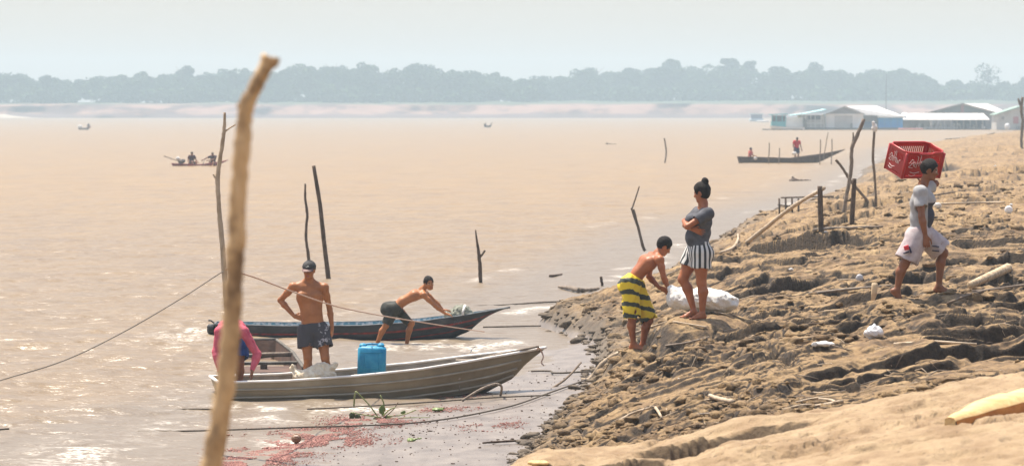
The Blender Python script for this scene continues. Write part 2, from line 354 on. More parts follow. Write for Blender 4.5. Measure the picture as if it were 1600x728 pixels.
# little breaking crests along the shore
ph = du*1.9+1.6*fbm(X*.35, Yw*.3, 3, 231); cr = np.clip(np.sin(ph), 0, 1)**10*sstep(7, 1.0, du)*sstep(-.3, .25, du)
wz = wz+.02*cr*sstep(.3, 2, du)
foam = .8*cr*sstep(.05, .4, fbm(X*.6, Yw*.35, 3, 241))
def spot(px, py, rx, ry):
    c = G(px, py); return np.exp(-(((X-c.x)/rx)**2+((Yw-c.y)/ry)**2))
for q in ((140, 712, .55, 1.3), (300, 522, .5, 2.2), (455, 640, 1.1, .5), (560, 640, .7, .35), (410, 655, .8, .4), (260, 668, .25, .6), (640, 545, 1.6, .8), (720, 536, .8, .6), (470, 692, .7, .7), (550, 700, .8, .6), (285, 620, .25, .6)):
    foam = foam+spot(*q)*.8*sstep(-.2, .2, fbm(X*3, Yw*2.2, 3, 251))
for q in ((140, 712, .7, .5), (300, 522, .6, .6), (310, 548, .8, .6), (150, 645, .5, .5)): wz = wz+.06*spot(*q)
bz = bank(X, Yw)[0]
depth = wz-bz
me = qmesh('river', np.stack([X, Yw, wz], -1).reshape(-1, 3), grid_faces(len(yw), nc_))
for nme, arr in (('foam', np.clip(foam, 0, 1)), ('shallow', np.clip(sstep(5.5, 0.2, du)*.9+sstep(170, 45, Yw)*.62, 0, 1))):
    a = me.attributes.new(nme, 'FLOAT', 'POINT'); a.data.foreach_set('value', arr.ravel().astype(np.float32))
tag(link('river', me, wm.m), 'wide brown muddy river with low ripples and small shore foam', 'river', kind='structure')

# ------------------------------------------------------------------ far shore
fs = NT('far_bank_soil')
fn = fs.noise(.06, (1, 1, 2.5), 5, .6); fn2 = fs.noise(.03, (1, 1, 1), 3)
colc = fs.mix(fs.ramp(fn, [(.42, 0.0), (.55, 1.0)]), (.085, .042, .035), (.28, .155, .11))
sep = fs.node('ShaderNodeSeparateXYZ'); fs.l(fs.tc.outputs['Object'], sep.inputs[0])
hh = fs.math('ADD', sep.outputs[2], fs.math('MULTIPLY', fn2, 3.0))
colc = fs.mix(fs.ramp(fs.math('MULTIPLY', hh, .1), [(.26, 0.0), (.34, 1.0)]), (.12, .075, .065), colc)
colc = fs.mix(fs.ramp(fs.math('MULTIPLY', hh, .1), [(.66, 0.0), (.76, 1.0)]), colc, (.05, .07, .035))
fs.set('Base Color', colc); fs.set('Roughness', .95)
xf = np.linspace(-420, 560, 700); prof_y = [1308, 1312, 1316, 1319, 1324, 1332, 1345, 1400, 1600, 2200]; prof_z = [-3.2, .05, .9, 2.6, 4.4, 5.6, 6.4, 6.6, 7, 7]
rows = []
for k, (yy, zz) in enumerate(zip(prof_y, prof_z)):
    n = fbm(xf*.02, np.full_like(xf, k*.35), 4, 301); m = fbm(xf*.10, np.full_like(xf, k*.8), 3, 302)
    yv = yy+n*14*(1 < k < 7)+m*3*(1 < k < 7); zv = zz+(n*1.0+m*.5)*(k > 1)*(.3 if k > 6 else 1)
    zv = zv+(.6*sstep(-60, 60, xf) if k > 2 else 0)
    rows.append(np.stack([xf*(1+(k > 7)*.4), yv, zv], -1))
V = np.concatenate(rows); me = qmesh('far_shore', V, grid_faces(len(prof_y), len(xf)))
tag(link('far_shore', me, fs.m), 'eroded pinkish far river bank with a grassy top', 'far bank', kind='structure')
sb = MB(); sb.sheet([[Vector((x, 1285+22*math.sin(min(1, max(0, (x+300)/110))*1.5)+j*8, (-.2, 1.5, 2.4, 1.2, -.2)[j]*min(1, max(0, (-192-x)/30)))) for x in range(-330, -165, 5)] for j in range(5)])
tag(sb.build('sandbank', M('pale_sand', (.42, .34, .25), .9, (.34, .27, .2), .3)), 'pale sandbank on the far shore at the left', 'sandbank', kind='structure')

# forest of leaf clumps
def leafcloud(n, c, r, size, rng):
    """n random quads spread near the surface of an ellipsoid"""
    d = rng.normal(size=(n, 3)); d /= np.linalg.norm(d, axis=1, keepdims=True); rr = rng.uniform(.55, 1.04, (n, 1))**.6
    p = np.asarray(c)+d*rr*np.asarray(r); a = rng.normal(size=(n, 3)); a /= np.linalg.norm(a, axis=1, keepdims=True)
    b = np.cross(a, rng.normal(size=(n, 3))); b /= np.linalg.norm(b, axis=1, keepdims=True); s = size*rng.uniform(.5, 1.1, (n, 1))
    return np.stack([p-a*s-b*s*.7, p+a*s-b*s*.7, p+a*s+b*s*.7, p-a*s+b*s*.7], 1).reshape(-1, 3)
leafM = M('forest_leaves', (.035, .075, .03), .9, (.07, .11, .045), .05, lo=.4, hi=.6, spec=.1)
barkM = M('pale_bark', (.22, .19, .15), .9, (.32, .28, .22), 1.0)
skyline = [(-60, 112), (0, 112), (50, 117), (140, 120), (175, 112), (270, 112), (285, 104), (300, 112), (380, 106), (440, 105), (480, 98), (520, 103), (580, 98), (610, 104), (660, 98), (700, 102), (745, 105), (770, 117), (830, 120), (880, 118), (905, 106), (945, 106), (955, 112), (975, 102), (1040, 98), (1100, 102), (1150, 97), (1200, 102), (1260, 100), (1300, 105), (1345, 110), (1380, 106), (1440, 112), (1480, 122), (1520, 126), (1600, 128), (1700, 124)]
def crown(h, r, z0, x, y, n, size, rng):
    out = []
    for k in range(rng.integers(5, 9)):
        a = rng.uniform(0, 6.28); q = rng.uniform(0, .6)*r; lz = rng.uniform(.35, .92)*h; lr = r*rng.uniform(.35, .6)
        lz = min(lz, h-lr*.55)
        out.append(leafcloud(n, (x+math.cos(a)*q, y+math.sin(a)*q*.7, z0+lz), (lr, lr, lr*.7), size, rng))
    return np.concatenate(out)
rng = np.random.default_rng(5); parts = []
for i in range(560):
    px = rng.uniform(-90, 1700); row = rng.uniform(0, 1); yb = 1352 if px < 840 else 1430
    y = yb+row*60; top = np.interp(px, [a_ for a_, _ in skyline], [b_ for _, b_ in skyline])+rng.uniform(-1, 9)+(1-row)*rng.uniform(0, 22)
    x = (px-800)/FPX*y; ztop = CAMH-(top-HOR)/FPX*y; z0 = 6.2; h = max(6, ztop-z0)
    parts.append(crown(h, rng.uniform(4.0, 7.0), z0, x, y, 120, .5, rng))
for i in range(260):                                                                 # low bushes at the foot of the wood
    px = rng.uniform(-90, 1700); yb = 1343 if px < 840 else 1400; y = yb+rng.uniform(0, 15); x = (px-800)/FPX*y
    parts.append(leafcloud(150, (x, y, 6.6+rng.uniform(1, 3.5)), (rng.uniform(3, 6), 3, rng.uniform(2.0, 4.5)), .8, rng))
V = np.concatenate(parts); tag(link('forest', qmesh('forest', V, np.arange(len(V)).reshape(-1, 4)), leafM, smooth=False), 'hazy blue green forest lining the far river bank', 'forest', kind='stuff')
emer = [(285, 99, 5.0, 'small round-topped tree rising above the far wood behind the red canoe'), (522, 95, 6.5, 'pair-topped hazy tree above the far wood right of the bent foreground stick'),
        (575, 94, 5.5, 'rounded hazy tree in the middle left of the far skyline'), (660, 96, 7.0, 'broad flat-topped hazy tree at the centre left of the far skyline'), (928, 101, 8.0, 'broad blue-grey tree just left of the notch in the centre of the far skyline'),
        (1050, 90, 4.5, 'hazy tree crown sticking up above the far wood right of the skyline notch'), (1140, 89, 4.5, 'tallest round hazy tree above the woman in the far skyline'),
        (1172, 93, 3.0, 'small ball-shaped hazy tree top right of the tallest tree'), (1275, 95, 5.5, 'hazy tree above the blue floating boat on the far skyline'), (1405, 103, 6, 'loose-crowned hazy tree behind the thin tall mast'),
        (1542, 96, 7.0, 'tall thin-crowned hazy tree standing alone above the big grey gable'), (1600, 116, 4, 'hazy tree at the right end of the far skyline')]
for k, (px, py, r, lab) in enumerate(emer):
    y = 1400 if px < 840 else 1475; x = (px-800)/FPX*y; zt = CAMH-(py-HOR)/FPX*y; z0 = 6.4; h = zt-z0
    e = empty('tree', (x, y, z0)); tag(e, lab, 'tree', 'tall trees standing out of the far forest')
    r_ = np.random.default_rng(50+k); n = 50 if px == 1542 else 170
    V = np.concatenate([leafcloud(n, (r_.uniform(-.65, .65)*r, r_.uniform(-.4, .4)*r, h-r*.5-r_.uniform(-.1, .9)*r), (r*.45, r*.45, r*.3), .45, r_) for _ in range(9)])
    link('crown', qmesh('crown', V, np.arange(len(V)).reshape(-1, 4)), leafM, e, False)
    b = MB(); b.tube([(0, 0, -.3), (.3, 0, h*.5), (.1, 0, h*.8)], [.6, .42, .25], 7)
    for s_ in (-1, 1, .3): b.tube([(.2, 0, h*.62), (s_*r*.3, s_*.5, h*.8), (s_*r*.6, 0, h*.93)], [.25, .17, .08], 5)
    b.build('trunk', barkM, e)
# ------------------------------------------------------------------ loose clods broken off the bank
import bmesh as _bm
def lump(seed, sub=2):
    b = _bm.new(); _bm.ops.create_icosphere(b, subdivisions=sub, radius=1); b.verts.ensure_lookup_table()
    V = np.array([v.co[:] for v in b.verts]); F = np.array([[v.index for v in f.verts] for f in b.faces]); b.free()
    n = fbm(V[:, 0]*1.3+seed*7, V[:, 1]*1.3+V[:, 2]*1.7, 3, seed)+.6*fbm(V[:, 2]*2.3-seed, V[:, 0]*2.1+V[:, 1], 2, seed+9)
    return V*(1+.75*n)[:, None], F
def scatter(name, mat, n, place, variants, label, cat=None, kind='stuff', seed=1, sub=2, shade_tone=None):
    rg = np.random.default_rng(seed); L = [lump(seed*31+k, sub) for k in range(variants)]; Vs = []; Fs = []; off = 0
    xs, ys2, zs, sz = place(n, rg)
    for i in range(len(xs)):
        V, F = L[i % variants]; a = rg.uniform(0, 6.28); c, s_ = math.cos(a), math.sin(a); q = sz[i]
        S = np.array([q*rg.uniform(.8, 1.5), q*rg.uniform(.7, 1.2), q*rg.uniform(.3, .65)]); W_ = V*S
        W_ = np.stack([W_[:, 0]*c-W_[:, 1]*s_, W_[:, 0]*s_+W_[:, 1]*c, W_[:, 2]], 1)+np.array([xs[i], ys2[i], zs[i]])
        Vs.append(W_); Fs.append(F+off); off += len(V)
    me = qmesh(name, np.concatenate(Vs), np.concatenate(Fs)); nv = len(me.vertices)
    if shade_tone is not None:
        for nm, fn in shade_tone.items():
            a = me.attributes.new(nm, 'FLOAT', 'POINT'); co = np.concatenate(Vs); a.data.foreach_set('value', fn(co, nv).astype(np.float32))
    return tag(link(name, me, mat, smooth=False), label, cat, kind=kind)
def place_clods(n, rg):
    y = 1/rg.uniform(1/130, 1/26.5, n*6); px = rg.uniform(780, 1640, n*6); x = (px-800)/FPX*y
    z, u, w = bank(x, y); m = sstep(-.1, .35, fbm(x*.55, y*.3, 3, 41))+1.6*sstep(1.5, .1, u)
    ok = (u > -.12) & (rg.uniform(0, 1.3, n*6) < m*.75); x, y, z = x[ok][:n], y[ok][:n], z[ok][:n]
    s_ = np.clip(rg.lognormal(-3.75, .75, len(x)), .008, .095)*(y/42)**.6
    return x, y, z+s_*.15, s_
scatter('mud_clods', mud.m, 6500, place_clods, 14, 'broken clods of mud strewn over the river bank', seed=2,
        shade_tone={'wet': lambda c, n: np.clip(1-sstep(.18, .6, c[:, 2]), 0, 1), 'shade_tone': lambda c, n: np.repeat(np.random.default_rng(1).uniform(0, 1, n//42+1)**2, 42)[:n]*.3})
# ------------------------------------------------------------------ smooth bodies from blended limbs (distance field -> surface nets)
def V3(*a): return np.array(a, float)
def unit(v): v = np.asarray(v, float); return v/max(1e-9, np.linalg.norm(v))
class Field:
    def __init__(s): s.ops = []
    def cap(s, a, b, ra, rb, k=.02, op='u', n=0.0): s.ops.append(('c', np.asarray(a, float), np.asarray(b, float), ra, rb, k, op, n)); return s
    def ell(s, c, r, R=None, k=.02, op='u', n=0.0): s.ops.append(('e', np.asarray(c, float), np.asarray(r, float), np.eye(3) if R is None else np.asarray(R, float), 0, k, op, n)); return s
    def half(s, p, nrm, k=.0, op='i'): s.ops.append(('h', np.asarray(p, float), unit(nrm), 0, 0, k, op, 0)); return s      # keeps the side the normal points away from
    def bbox(s):
        lo = np.full(3, 1e9); hi = -lo
        for o in s.ops:
            if o[6] != 'u': continue
            if o[0] == 'c': r = max(o[3], o[4]); lo = np.minimum(lo, np.minimum(o[1], o[2])-r); hi = np.maximum(hi, np.maximum(o[1], o[2])+r)
            elif o[0] == 'e': r = o[2].max(); lo = np.minimum(lo, o[1]-r); hi = np.maximum(hi, o[1]+r)
        return lo-.04, hi+.04
    def mesh(s, h=.009, disp=None, smooth=0):
        lo, hi = s.bbox(); n = np.ceil((hi-lo)/h).astype(int)+1
        ax = [lo[i]+h*np.arange(n[i]) for i in range(3)]
        F = np.full(tuple(n), .25, np.float32)
        for o in s.ops:
            if o[0] == 'h': sl = (slice(None),)*3
            else:
                if o[0] == 'c': r = max(o[3], o[4])+o[5]*1.5+.05; a_, b_ = np.minimum(o[1], o[2])-r, np.maximum(o[1], o[2])+r
                else: r = o[2].max()+o[5]*1.5+.05; a_, b_ = o[1]-r, o[1]+r
                i0 = np.clip(((a_-lo)/h).astype(int), 0, n-1); i1 = np.clip(((b_-lo)/h).astype(int)+2, 1, n)
                if (i1 <= i0).any(): continue
                sl = tuple(slice(i0[i], i1[i]) for i in range(3))
            gx = ax[0][sl[0]][:, None, None]; gy = ax[1][sl[1]][None, :, None]; gz_ = ax[2][sl[2]][None, None, :]
            if o[0] == 'c':
                d = o[2]-o[1]; L = max(1e-9, d@d); px, py, pz = gx-o[1][0], gy-o[1][1], gz_-o[1][2]
                t = np.clip((px*d[0]+py*d[1]+pz*d[2])/L, 0, 1)
                D = np.sqrt((px-t*d[0])**2+(py-t*d[1])**2+(pz-t*d[2])**2)-(o[3]+(o[4]-o[3])*t)
            elif o[0] == 'e':
                px, py, pz = gx-o[1][0], gy-o[1][1], gz_-o[1][2]; R = o[3]; r = o[2]
                q = [R[0, i]*px+R[1, i]*py+R[2, i]*pz for i in range(3)]
                k0 = np.sqrt((q[0]/r[0])**2+(q[1]/r[1])**2+(q[2]/r[2])**2); k1 = np.sqrt((q[0]/r[0]**2)**2+(q[1]/r[1]**2)**2+(q[2]/r[2]**2)**2)
                D = k0*(k0-1)/np.maximum(k1, 1e-6)
            else: D = (gx-o[1][0])*o[2][0]+(gy-o[1][1])*o[2][1]+(gz_-o[1][2])*o[2][2]
            A = F[sl]; k = max(o[5], 1e-5); op = o[6]
            if op == 'u': hh = np.clip(.5+.5*(A-D)/k, 0, 1); F[sl] = A*(1-hh)+D*hh-k*hh*(1-hh)
            elif op == 's': D = -D; hh = np.clip(.5+.5*(D-A)/k, 0, 1); F[sl] = A*(1-hh)+D*hh+k*hh*(1-hh)
            else: hh = np.clip(.5+.5*(D-A)/k, 0, 1); F[sl] = A*(1-hh)+D*hh+k*hh*(1-hh)
        if disp is not None:
            near = np.abs(F) < .03; ii = np.nonzero(near)
            F[ii] += disp(lo[0]+h*ii[0], lo[1]+h*ii[1], lo[2]+h*ii[2]).astype(np.float32)
        # surface nets
        S = F < 0; c = S[:-1, :-1, :-1].astype(np.int8)*0
        for dx in (0, 1):
            for dy in (0, 1):
                for dz in (0, 1): c += S[dx:n[0]-1+dx, dy:n[1]-1+dy, dz:n[2]-1+dz]
        act = (c > 0) & (c < 8); I = np.stack(np.nonzero(act), 1); idx = np.full(act.shape, -1, np.int32); idx[act] = np.arange(len(I))
        acc = np.zeros((len(I), 3)); cnt = np.zeros(len(I))
        cor = [(dx, dy, dz) for dx in (0, 1) for dy in (0, 1) for dz in (0, 1)]
        val = {q: F[I[:, 0]+q[0], I[:, 1]+q[1], I[:, 2]+q[2]] for q in cor}
        for q in cor:
            for ax_ in range(3):
                if q[ax_]: continue
                q2 = list(q); q2[ax_] = 1; q2 = tuple(q2); a_, b_ = val[q], val[q2]; m = (a_ < 0) != (b_ < 0)
                t = np.where(m, a_/np.where(m, a_-b_, 1), 0); p = np.array(q, float)[None, :].repeat(len(I), 0); p[:, ax_] += t
                acc[m] += p[m]; cnt[m] += 1
        V = lo+h*(I+acc/cnt[:, None]); Q = []
        for ax_ in range(3):
            b_, c_ = (ax_+1) % 3, (ax_+2) % 3
            sa = [slice(1, -1)]*3; sa[ax_] = slice(0, -1); sb = [slice(1, -1)]*3; sb[ax_] = slice(1, None)
            A = S[tuple(sa)]; B = S[tuple(sb)]; e = np.stack(np.nonzero(A != B), 1)
            if not len(e): continue
            base = e.copy(); base[:, b_] += 1; base[:, c_] += 1      # grid coordinate of the edge start
            f = A[tuple(e.T)]
            def cell(db, dc): g = base.copy(); g[:, b_] -= db; g[:, c_] -= dc; return idx[g[:, 0], g[:, 1], g[:, 2]]
            q = np.stack([cell(1, 1), cell(0, 1), cell(0, 0), cell(1, 0)], 1); q[~f] = q[~f][:, ::-1]; Q.append(q)
        Q = np.concatenate(Q); Q = Q[(Q >= 0).all(1)]
        return V, Q
def sdfobj(name, fld, mats, parent, h=.009, disp=None, pick=None):
    V, Q = fld.mesh(h, disp); mi = None
    if pick is not None: mi = pick(V[Q].mean(1))
    return link(name, qmesh(name, V, Q, mi), mats, parent)
def folds(amp, f=1.0, seed=0):
    def fn(x, y, z):
        return amp*(np.sin(x*31*f+z*17*f+3*np.sin(y*13*f+seed)+seed)*.5+np.sin(z*43*f-y*23*f+2*np.sin(x*19*f+seed))*.35+np.sin((x+y-z*.6)*71*f+seed*2)*.22)
    return fn
def frame(F_, U_):
    f = unit(F_); r = unit(np.cross(f, U_)); u = np.cross(r, f); return r, f, u          # right, forward, up
def add_head(B, c, F_, U_, s=1.0, male=True):
    """c: centre of the skull"""
    r, f, u = frame(F_, U_); R = np.stack([r, f, u], 1); s *= .97
    def p(a, b, d): return c+(r*a+f*b+u*d)*s
    B.ell(p(0, -.012, .018), V3(.076, .094, .094)*s, R, .02)
    B.ell(p(0, .028, -.045), V3(.060, .062, .074)*s, R, .03)
    B.cap(p(-.028, .055, -.093), p(.028, .055, -.093), .020*s, .020*s, .025)               # jaw
    B.ell(p(0, .071, -.102), V3(.020, .018, .017)*s, R, .015)                              # chin
    B.cap(p(-.03, .077, .008), p(.03, .077, .008), .012*s, .012*s, .014)                   # brow
    for q in (-1, 1):
        B.ell(p(q*.040, .064, -.030), V3(.019, .018, .018)*s, R, .014)                     # cheek
        B.ell(p(q*.029, .097, -.008), V3(.014, .014, .009)*s, R, .008, 's')                # eye hollow
        B.ell(p(q*.029, .079, -.009), V3(.013, .012, .009)*s, R, .003)                     # eyeball
        B.ell(p(q*.074, -.006, -.020), V3(.010, .020, .032)*s, R@np.array([[1, 0, 0], [0, .94, .34], [0, -.34, .94]]), .005)   # ear
        B.ell(p(q*.085, .002, -.014), V3(.006, .010, .015)*s, R, .004, 's')
        B.ell(p(q*.011, .093, -.042), V3(.008, .009, .007)*s, R, .005)                     # nostril wing
    B.cap(p(0, .084, -.002), p(0, .104, -.036), .008*s, .0115*s, .010)                     # nose
    B.ell(p(0, .084, -.066), V3(.022, .012, .006)*s, R, .005); B.ell(p(0, .082, -.078), V3(.019, .012, .006)*s, R, .005)   # lips
    return p, R
def add_hand(B, w, d_, n_, s=1.0, curl=.5, side=1, spread=.02, thumb=.6):
    """w wrist, d_ hand direction, n_ palm normal; side +1 puts the thumb at cross(d, n)"""
    d = unit(d_); n = unit(np.asarray(n_, float)-d*(np.asarray(n_, float)@d)); t = np.cross(d, n)*side
    base = []
    for i, (o, L) in enumerate(((.030, .070), (.010, .078), (-.010, .073), (-.029, .058))):
        b = w+d*.092*s+t*o*s-n*.002; base.append(b); B.cap(w+d*.012*s+t*o*.5*s, b, .015*s, .0125*s, .012)
        dd = unit(d+t*(spread*(1.5-i))*2); p = b; a = 0
        for k, q in enumerate((.45, .32, .26)):
            a += curl*(.55 if k == 0 else .8); e = p+(dd*math.cos(a)+n*math.sin(a))*L*q*s*1.02
            B.cap(p, e, (.0098-.0012*k)*s, (.0088-.0012*k)*s, .003); p = e
    b = w+d*.028*s+t*.026*s; m = b+unit(d*.75+t*.75+n*.25)*.042*s; B.cap(w+d*.015*s, b, .016*s, .0155*s, .012); B.cap(b, m, .0145*s, .011*s, .01)
    e = m+unit(d*.95+t*.25*(1-thumb)+n*.5*thumb)*.030*s; B.cap(m, e, .0105*s, .0095*s, .004); B.cap(e, e+unit(d*.9+n*.5*thumb)*.022*s, .0095*s, .008*s, .003)
def add_foot(B, ank, d_, s=1.0, side=1, up=(0, 0, 1)):
    d = unit(d_); u = unit(up); t = unit(np.cross(d, u)); a = np.asarray(ank, float)
    heel = a-u*.048*s-d*.035*s; ball = a-u*.062*s+d*.125*s
    B.cap(a, heel, .034*s, .028*s, .02); B.cap(a-u*.01*s, ball+u*.012*s, .036*s, .020*s, .03)
    B.cap(heel, ball+t*.022*s, .026*s, .018*s, .02); B.cap(heel, ball-t*.024*s, .026*s, .017*s, .02)
    for i in range(5):
        o = (.030, .012, -.003, -.017, -.030)[i]*side; L = (.052, .048, .042, .036, .028)[i]; q = (.0125, .0095, .009, .0085, .008)[i]
        b = ball+t*o*s-d*(.006*i)*s; B.cap(b, b+d*L*s-u*.004*s, q*s*1.15, q*s, .006)
def add_arm(B, sh, el, wr, s=1.0, k=.025, fat=1.0):
    sh, el, wr = map(np.asarray, (sh, el, wr)); m = sh+(el-sh)*.42; f = el+(wr-el)*.28
    B.ell(sh, V3(.060, .060, .060)*s*fat, None, k); B.cap(sh, m, .052*s*fat, .046*s*fat, k); B.cap(m, el, .046*s*fat, .036*s*fat, k)
    B.cap(el, f, .037*s*fat, .041*s*fat, .02); B.cap(f, wr, .041*s*fat, .0255*s, .02)
def add_leg(B, hip, kn, an, s=1.0, k=.03, fat=1.0, back=None):
    hip, kn, an = map(np.asarray, (hip, kn, an)); m = hip+(kn-hip)*.35; bk = np.zeros(3) if back is None else unit(back)*.018*s
    B.cap(hip, m, .092*s*fat, .083*s*fat, k); B.cap(m, kn, .083*s*fat, .054*s*fat, k)
    c = kn+(an-kn)*.30+bk; B.cap(kn, c, .051*s*fat, .056*s*fat, k); B.cap(c, an, .055*s*fat, .033*s, k)
    B.ell(kn+unit(-bk if back is not None else V3(0, -1, 0))*.012*s, V3(.045, .045, .055)*s, None, .02)
def torso_caps(hl, hr, wl, cl, shl, shr, s=1.0, grow=0.0, wide=1.0):
    """capsules (a, b, ra, rb) for hips, waist, chest; wl, cl: waist and chest centres"""
    lat = unit(shr-shl); hlat = unit(hr-hl); hc = (hl+hr)/2; g = grow; o = []
    for q in (-1, 0, 1):
        o.append((hc+hlat*q*.062*s*wide, wl+(hlat+lat)/2*q*.052*s*wide, .098*s+g, .080*s+g))
        o.append((wl+(hlat+lat)/2*q*.052*s*wide, cl+lat*q*.078*s, .080*s+g, .094*s+g))
        o.append((cl+lat*q*.078*s, (shl+shr)/2*.8+cl*.2+lat*q*.085*s, .094*s+g, .070*s+g))
    o.append((shl*.86+shr*.14, shr*.86+shl*.14, .055*s+g, .055*s+g))
    return o
def skin_mat(name, c, c2):
    m = NT(name); m.set('Base Color', m.ramp(m.noise(7, detail=5), [(.3, c), (.7, c2)])); m.set('Roughness', .48)
    m.set('Specular IOR Level', .3); m.b.inputs['Subsurface Weight'].default_value = .12; m.b.inputs['Subsurface Radius'].default_value = (.012, .005, .003); m.b.inputs['Subsurface Scale'].default_value = 1.0
    m.set('Normal', m.bump(m.noise(60, detail=4), .25, .004)); return m.m
SK1 = skin_mat('tanned_skin', (.27, .098, .032), (.42, .165, .058)); SK2 = skin_mat('reddish_tanned_skin', (.27, .085, .032), (.40, .14, .056)); SK3 = skin_mat('dark_tanned_skin', (.19, .07, .030), (.26, .10, .044))
LIP = M('lips', (.25, .07, .05), .5); EYE = M('eye_white', (.6, .55, .5), .3); IRIS = M('dark_eye', (.02, .012, .01), .2)
HAIR = M('black_hair', (.010, .007, .006), .6, (.022, .015, .012), 60, .8, 160, stretch=(1, 1, .3), spec=.15); BROW = M('brow_hair', (.02, .013, .01), .7)
def face_pick(p, s, r, f, u, c):
    def fn(C):
        L = (C-c)/(s*.97); a, b, d = L@r, L@f, L@u; m = np.zeros(len(C), np.int32); fr = b > .05
        m[fr & (np.abs(a) < .022) & (d < -.061) & (d > -.083) & (b > .082)] = 1
        m[fr & (np.abs(np.abs(a)-.029) < .014) & (np.abs(d+.009) < .006)] = 2
        m[fr & (np.abs(np.abs(a)-.029) < .0065) & (np.abs(d+.009) < .0065)] = 3
        m[fr & (np.abs(np.abs(a)-.030) < .019) & (np.abs(d-.014) < .0045)] = 4
        return m
    return fn
def hair_field(p, R, s, style='short'):
    H = Field(); g = .013 if style != 'short' else .009
    H.ell(p(0, -.014, .022), V3(.076+g, .094+g, .094+g)*s, R, .01)
    if style == 'bun': H.ell(p(0, -.03, -.02), V3(.078, .075, .085)*s, R, .02)
    H.ell(p(0, .115, -.055), V3(.074, .10, .118)*s, R, .012, 's')                          # face opening
    for q in (-1, 1): H.ell(p(q*.088, .012, -.03), V3(.03, .03, .045)*s, R, .01, 's')      # round the ears
    H.half(p(0, 0, -.062 if style == 'short' else -.085), -R[:, 2]+R[:, 1]*.25, .01)
    if style == 'bun': H.ell(p(.0, -.075, .118), V3(.045, .045, .048)*s, R, .014); H.cap(p(0, -.06, .09), p(0, -.07, .105), .026*s, .028*s, .015)
    return H
class Person:
    def __init__(s, d, label, group=None, skin=None, cat='person', size=1.0):
        s.d = d; s.k = d/FPX; s.s = size; s.skin = skin or SK1; s.label = label; s.B = Field(); s.group = group; s.root = None; s.o = None
    def origin(s, px, py, dd=0): s.o = np.array(P(px, py, s.d+dd)); s.root = empty('person', tuple(s.o)); tag(s.root, s.label, 'person', s.group); return s
    def J(s, px, py, dd=0):
        """photo position at depth d+dd, in the figure's own frame"""
        return np.array(P(px, py, s.d+dd))-s.o
def finish(pr, p, R, c, h=.0085, name='body'):
    r, f, u = R[:, 0], R[:, 1], R[:, 2]
    return sdfobj(name, pr.B, [pr.skin, LIP, EYE, IRIS, BROW], pr.root, h, None, face_pick(p, pr.s, r, f, u, c))
# ------------------------------------------------------------------ clothes
def cloth_mat(name, c, c2=None, rough=.85, scale=14, bump=.35):
    m = M(name, c, rough, c2 or tuple(v*.8 for v in c), scale, bump, 90, spec=.15); return m
def make_shorts(pr, hl, hr, kl, kr, wl, mats, hem=.5, g=.02, r1=.115, top=None, pick=None, amp=.004, name='shorts', h=.009, low=None):
    s = pr.s; S = Field(); lat = unit(hr-hl); hc = (hl+hr)/2; up = unit(wl-hc)
    t = hc+up*(top if top is not None else .13*s)
    for q in (-1, 0, 1):
        S.cap(t+lat*q*.060*s, hc+lat*q*.064*s, .088*s+g*.6, .102*s+g, .03)
    dirs = []
    for hp, kn in ((hl, kl), (hr, kr)):
        d_ = unit(kn-hp); e = hp+(kn-hp)*hem; dirs.append((e, d_)); S.cap(hp, e+d_*.03, .100*s+g, r1*s, .03)
    if low is not None:
        for c_, r_ in low: S.ell(c_, r_, None, .04)
    for e, d_ in dirs:
        ra = unit(np.cross(d_, V3(.3, .9, .1))); rb = np.cross(d_, ra); R = np.stack([ra, rb, d_], 1)
        S.ell(e+d_*.115, V3(.17, .17, .115), R, .004, 's')
        S.cap(e-d_*.07*s, e+d_*.06*s, (r1-.022)*s, (r1-.012)*s, .006, 's')
    S.half(t, up, .004)
    return sdfobj(name, S, mats, pr.root, h, folds(amp, 1/s, pr.d), pick)
def make_shirt(pr, J, mats, g=.014, sleeve=.5, hem=None, long=False, extra=(), amp=.0035, pick=None, name='shirt', h=.009, wide=1.0, neck=.075, nofat=1.0):
    s = pr.s; S = Field()
    for a, b, ra, rb in torso_caps(J['hl'], J['hr'], J['wl'], J['cl'], J['sl'], J['sr'], s, g, wide): S.cap(a, b, ra, rb, .03)
    for c_, r_ in extra: S.ell(c_, r_+g, None, .04)
    for sh, el, wr in ((J['sl'], J['el'], J['fl']), (J['sr'], J['er'], J['fr'])):
        if long:
            S.ell(sh, V3(.06, .06, .06)*s*nofat+g, None, .03); S.cap(sh, el, .053*s*nofat+g, .043*s*nofat+g*.7, .02); S.cap(el, el+(wr-el)*.28, .043*s*nofat+g*.7, .045*s*nofat+g*.6, .02); S.cap(el+(wr-el)*.28, wr-(wr-el)*.06, .045*s*nofat+g*.6, .029*s+g*.3, .02)
        else:
            e = sh+(el-sh)*sleeve; d_ = unit(el-sh); S.ell(sh, V3(.062, .062, .062)*s+g, None, .03); S.cap(sh, e+d_*.02, .056*s+g, .052*s+g*1.5, .025)
            ra = unit(np.cross(d_, V3(.3, .9, .1))); R = np.stack([ra, np.cross(d_, ra), d_], 1)
            S.ell(e+d_*.075, V3(.085, .085, .075), R, .004, 's')
    S.ell(J['nk'], V3(1, 1, 1)*neck*s, None, .012, 's')
    if hem is not None: S.half(hem[0], hem[1], .006)
    return sdfobj(name, S, mats, pr.root, h, folds(amp, 1/s, pr.d+2), pick)
